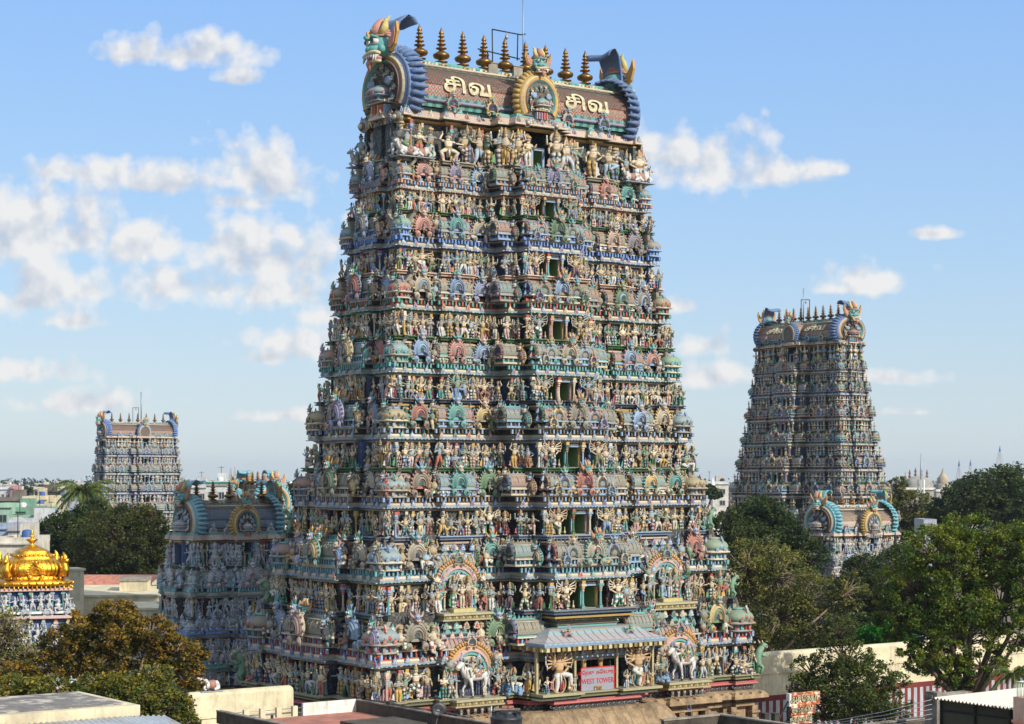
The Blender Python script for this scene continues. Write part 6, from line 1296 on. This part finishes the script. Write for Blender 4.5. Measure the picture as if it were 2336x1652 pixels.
def lattice(label, px, Y, yt, yb, w, tip=None, group=None, name='lattice_mast'):
    a = at(px, yt, Y); z1 = a[2]; q = Y/F; root = thing(name, label, 'mast', (a[0], Y, 0), .4, group); g = G(); z0 = 0; n = 12; zb = at(0, yb, Y)[2]
    W_ = lambda z: w*q*.5*(1-.8*(z-zb)/(z1-zb)) if z > zb else w*q*.5
    zs = np.concatenate([[0], np.linspace(zb, z1, n)]); cs = [(1, 1), (-1, 1), (-1, -1), (1, -1)]
    for c in cs: g.tube([(c[0]*W_(z), c[1]*W_(z), z) for z in zs], .075*q/.14, 4, P_(186, 188, 194))
    for i in range(1, n):
        for k in range(4):
            c, d = cs[k], cs[(k+1) % 4]; g.tube([(c[0]*W_(zs[i]), c[1]*W_(zs[i]), zs[i]), (d[0]*W_(zs[i]), d[1]*W_(zs[i]), zs[min(i+1, n)])], .045*q/.14, 3, P_(190, 190, 196) if i % 2 else P_(206, 180, 176))
    obj('lattice', g, 'plain_col', root)
    if tip: g = G(); g.lathe([(.3, z1), (.36, z1+.6), (.2, z1+1.4), (.02, z1+2.4)], 8, tip); obj('tip', g, 'plain_col', root)
lattice('blue-tipped white lattice mast, left of the near-identical pair', 2188, 690., 1064, 1104, 13, P_(84, 116, 170)); lattice('blue-tipped white lattice mast, right of the near-identical pair', 2214, 690., 1063, 1104, 13, P_(84, 116, 170)); lattice('tallest blue-tipped white lattice mast, above the dark tree', 2281, 690., 1031, 1076, 17, P_(84, 116, 170))
lattice('red and white telecom mast at the far right', 2326, 640., 1052, 1090, 9); lattice('short grey telecom mast between the blue-tipped masts', 2250, 700., 1068, 1096, 8); lattice('small faint mast left of the domed hall', 2066, 900., 1076, 1110, 6); lattice('faint mast between the two tallest towers', 1638, 900., 1096, 1112, 7)
lattice('grey telecom mast on the left behind the small gate towers, thicker', 527, 300., 1066, 1100, 8); lattice('grey telecom mast close beside the thicker one', 536, 300., 1062, 1100, 6)
cm = at(2101, 1034, 420.); cp = thing('phone_mast', 'tall single-pole phone mast with long panel aerials before the domed hall', 'mast', (cm[0], 420., 0)); g = G(); g.tube([(0, 0, 0), (0, 0, cm[2]-4), (0, 0, cm[2])], [.22, .2, .06], 8); g.lathe([(.7, cm[2]-10), (.75, cm[2]-9.9), (.7, cm[2]-9.8)], 12); obj('pole', g, 'grey_iron', cp)
for k in range(3): g = G(); a = k*2.1+.3; g.box((.75*cos(a), .75*sin(a), cm[2]-7.2), (.3, .2, 3.), P_(222, 222, 214), a); g.tube([(0, 0, cm[2]-7), (.75*cos(a), .75*sin(a), cm[2]-7)], .05, 4, P_(150, 150, 150)); obj('panel_aerial', g, 'plain_col', cp)
for i, px in enumerate((1602, 1626)):
    a = at(px, 1105, 470.); g = G(); g.lathe([(.5, 0), (.5, a[2]-1.2), (.8, a[2]-1.), (.5, a[2]-.6), (.6, a[2]), (.2, a[2]+.9), (.02, a[2]+1.8)], 10, P_(226, 226, 224)); o = tag(obj('minaret', g, 'plain_col'), 'slim white minaret %s the cream two-storey house' % ('left of' if i == 0 else 'closest to'), 'minaret'); o.location = (a[0], 470., 0)
def mast(label, px, Y, y1, y0): a = at(px, y1, Y); g = G(); g.tube([(a[0], Y, at(0, y0, Y)[2]), tuple(a)], .05*Y/F*26, 5); tag(obj('lightning_mast', g, 'grey_iron'), label, 'mast')
mast('thin mast on the roof of the second tallest tower', 1833, 300., 658, 738); mast('thin mast on the roof of the pale distant tower', 322, 446., 894, 966)
for nm, px, Y, y0, q_ in (('second tallest', 1838, 300., 737, 1.), ('pale distant', 310, 446., 966, 1.)):
    p = at(px, y0, Y); gt2 = thing('lamp_gantry', 'small pipe gantry with a lamp on the %s tower roof' % nm, 'lamp', tuple(p)); g = G()
    for pts in ([(-.7, 0, 0), (-.7, 0, 3.6)], [(-.7, 0, 3.6), (.6, 0, 3.6)], [(.6, 0, 0), (.6, 0, 3.6)]): g.tube(pts, .06, 4)
    obj('pipe_frame', g, 'dark_iron', gt2); g = G(); g.lathe([(.05, 0), (.16, .2), (.05, .5)], 6, c=(0, 0, 3.)); obj('lamp_head', g, 'grey_iron', gt2)
# ---------------------------------------------------------------- camera, sky, sun
cam = bpy.data.cameras.new('camera'); co = link('camera', cam); co.location = (0, 0, EYE); co.rotation_euler = (pi/2, 0, 0)
cam.sensor_width = 36.; cam.lens = 36.*F/2336.; cam.shift_x = 0.; cam.shift_y = (HY-826.)/2336.; cam.clip_start = .5; cam.clip_end = 20000.
SC.camera = co
SUN_EL = radians(32.); sv = np.array((.76, -.65)); sv /= np.linalg.norm(sv)
sun = bpy.data.lights.new('sun', 'SUN'); so = link('sun', sun); sun.energy = 4.0; sun.angle = radians(.5); sun.color = (1., .96, .88)
d = np.array((sv[0]*cos(SUN_EL), sv[1]*cos(SUN_EL), sin(SUN_EL)))
from mathutils import Vector
so.rotation_euler = Vector(tuple(d)).to_track_quat('Z', 'Y').to_euler(); so.location = (60, -20, 80)
W = bpy.data.worlds.new('World'); SC.world = W; W.use_nodes = True; nt = W.node_tree; L = nt.links; bg = nt.nodes['Background']
sky = nd(nt, 'ShaderNodeTexSky', sky_type='NISHITA', sun_disc=False); sky.sun_elevation = SUN_EL; sky.sun_rotation = math.atan2(sv[0], sv[1])
sky.altitude = 100; sky.air_density = 1.; sky.dust_density = .6; sky.ozone_density = 2.
# cumulus: soft lobes placed by direction (azimuth/height tangents), edges broken up with noise
CL = [(400, 128, 150, 38), (480, 112, 60, 32), (300, 130, 60, 18), (540, 180, 46, 20), (590, 400, 84, 80), (640, 430, 90, 55), (555, 465, 70, 26), (120, 395, 190, 34), (370, 420, 120, 36),
      (60, 500, 150, 90), (160, 550, 190, 80), (330, 560, 170, 60), (-20, 560, 120, 70), (540, 560, 130, 64), (620, 610, 170, 86), (470, 660, 210, 58), (700, 670, 120, 60), (110, 660, 150, 58), (40, 690, 130, 44),
      (690, 790, 100, 40), (620, 815, 60, 22), (740, 720, 80, 40), (180, 735, 90, 22), (40, 850, 130, 32), (190, 925, 120, 32), (640, 950, 80, 16),
      (1600, 370, 130, 66), (1640, 400, 190, 44), (1760, 400, 110, 38), (1500, 360, 90, 60), (1880, 390, 50, 18), (1960, 636, 90, 40), (1940, 660, 80, 20), (2140, 535, 46, 14), (1590, 790, 70, 30), (1610, 860, 90, 28), (2030, 865, 80, 22), (1560, 700, 46, 24), (2060, 940, 40, 10)]
def cloud_group():
    ng = bpy.data.node_groups.new('cloud_field', 'ShaderNodeTree')
    ng.interface.new_socket('P', in_out='INPUT', socket_type='NodeSocketVector'); ng.interface.new_socket('D', in_out='OUTPUT', socket_type='NodeSocketFloat')
    gi = ng.nodes.new('NodeGroupInput'); go = ng.nodes.new('NodeGroupOutput'); P = gi.outputs[0]
    acc = None
    def vm(op, x, y=None, z=None):
        n = nd(ng, 'ShaderNodeVectorMath', operation=op)
        for i, v in enumerate((x, y, z)):
            if v is None: continue
            if isinstance(v, tuple): n.inputs[i].default_value = v
            else: ng.links.new(v, n.inputs[i])
        return n.outputs['Value' if op == 'LENGTH' else 'Vector']
    for x, y, rx, ry in CL:                               # each lobe waits for the one before (keeps the shader's stack small)
        Pi = P if acc is None else vm('MULTIPLY_ADD', acc, (0., 0., 0.), P)
        v = vm('MULTIPLY', vm('SUBTRACT', Pi, ((x-CX)/F, (HY-y)/F, 0.)), (F/(rx*1.42), F/(ry*1.42), 0.))
        l = vm('LENGTH', vm('MINIMUM', v, vm('MULTIPLY', v, (1., 1.7, 1.))))
        acc = l if acc is None else mth(ng, 'SMOOTH_MIN', acc, l, .35)
    ng.links.new(mth(ng, 'SUBTRACT', 1., acc), go.inputs[0]); return ng
tc = nd(nt, 'ShaderNodeTexCoord'); sp = nd(nt, 'ShaderNodeSeparateXYZ'); L.new(tc.outputs['Generated'], sp.inputs[0])
yy = mth(nt, 'MAXIMUM', sp.outputs[1], .05); px = mth(nt, 'DIVIDE', sp.outputs[0], yy); pz = mth(nt, 'DIVIDE', sp.outputs[2], yy)
cv = nd(nt, 'ShaderNodeCombineXYZ'); L.new(px, cv.inputs[0]); L.new(pz, cv.inputs[1])
kg = nd(nt, 'ShaderNodeGroup'); kg.node_tree = cloud_group(); L.new(cv.outputs[0], kg.inputs[0]); lobes = kg.outputs[0]
def billow(off):
    w = nd(nt, 'ShaderNodeVectorMath', operation='ADD'); w.inputs[1].default_value = off; L.new(cv.outputs[0], w.inputs[0])
    n1 = nd(nt, 'ShaderNodeTexNoise', noise_dimensions='2D'); n1.inputs['Scale'].default_value = 34; n1.inputs['Detail'].default_value = 8; n1.inputs['Roughness'].default_value = .56; L.new(w.outputs[0], n1.inputs['Vector'])
    vo = nd(nt, 'ShaderNodeTexVoronoi', feature='F1', voronoi_dimensions='2D'); vo.inputs['Scale'].default_value = 62; vo.inputs['Detail'].default_value = 1.5; L.new(w.outputs[0], vo.inputs['Vector'])
    return mth(nt, 'ADD', mth(nt, 'MULTIPLY', mth(nt, 'SUBTRACT', n1.outputs['Fac'], .5), 2.3), mth(nt, 'MULTIPLY', mth(nt, 'SUBTRACT', .42, vo.outputs['Distance']), .6))
b0 = billow((0, 0, 0)); b1 = billow((.005, .009, 0)); d0 = mth(nt, 'ADD', lobes, b0)
alpha = mth(nt, 'SMOOTH_MAX', 0., rampf(nt, d0, -.15, .55), .05); alpha = mth(nt, 'MULTIPLY', alpha, .92)
shade = rampf(nt, mth(nt, 'ADD', mth(nt, 'SUBTRACT', b1, b0), mth(nt, 'MULTIPLY', mth(nt, 'SUBTRACT', d0, .7), .25)), -.3, .55)
cc = mixc(nt, shade, (5.0, 4.95, 4.9), (3.1, 3.4, 3.95))
# pale blue gradient mixed over nishita; overhead stops brightened to add fill light
skc = mixc(nt, .8, sky.outputs[0], ramp(nt, sp.outputs[2], [(0., (3.3, 3.9, 4.3)), (.05, (2.85, 3.65, 4.45)), (.11, (2.25, 3.42, 4.9)), (.24, (1.5, 2.85, 5.3)), (.5, (3.0, 3.8, 5.2)), (1., (4.6, 4.9, 5.4))]))
L.new(mixc(nt, alpha, skc, cc), bg.inputs['Color']); bg.inputs['Strength'].default_value = .14
# the air itself: an even, thin haze that far things fade into
hz = bpy.data.materials.new('haze'); hz.use_nodes = True; hn = hz.node_tree; hn.nodes.remove(hn.nodes['Principled BSDF'])
pv = hn.nodes.new('ShaderNodeVolumePrincipled'); pv.inputs['Color'].default_value = (.86, .92, 1., 1); pv.inputs['Density'].default_value = .00008; pv.inputs['Anisotropy'].default_value = .3
hn.links.new(pv.outputs[0], hn.nodes['Material Output'].inputs['Volume']); MATS['haze'] = hz
g = G(); g.box((0, 2850, 29.5), (12100, 6400, 61)); ho = obj('haze', g, 'haze'); tag(ho, 'thin pale haze in the air over the town', kind='stuff')
SC.view_settings.view_transform = 'Standard'; SC.view_settings.look = 'None'; SC.view_settings.gamma = 1.; SC.view_settings.exposure = .35
try: SC.view_settings.use_curve_mapping = False
except Exception: pass
W.cycles.sampling_method = 'MANUAL'; W.cycles.sample_map_resolution = 512
SC.cycles.max_bounces = 5; SC.cycles.diffuse_bounces = 3; SC.cycles.glossy_bounces = 2; SC.cycles.transmission_bounces = 2; SC.cycles.volume_bounces = 0
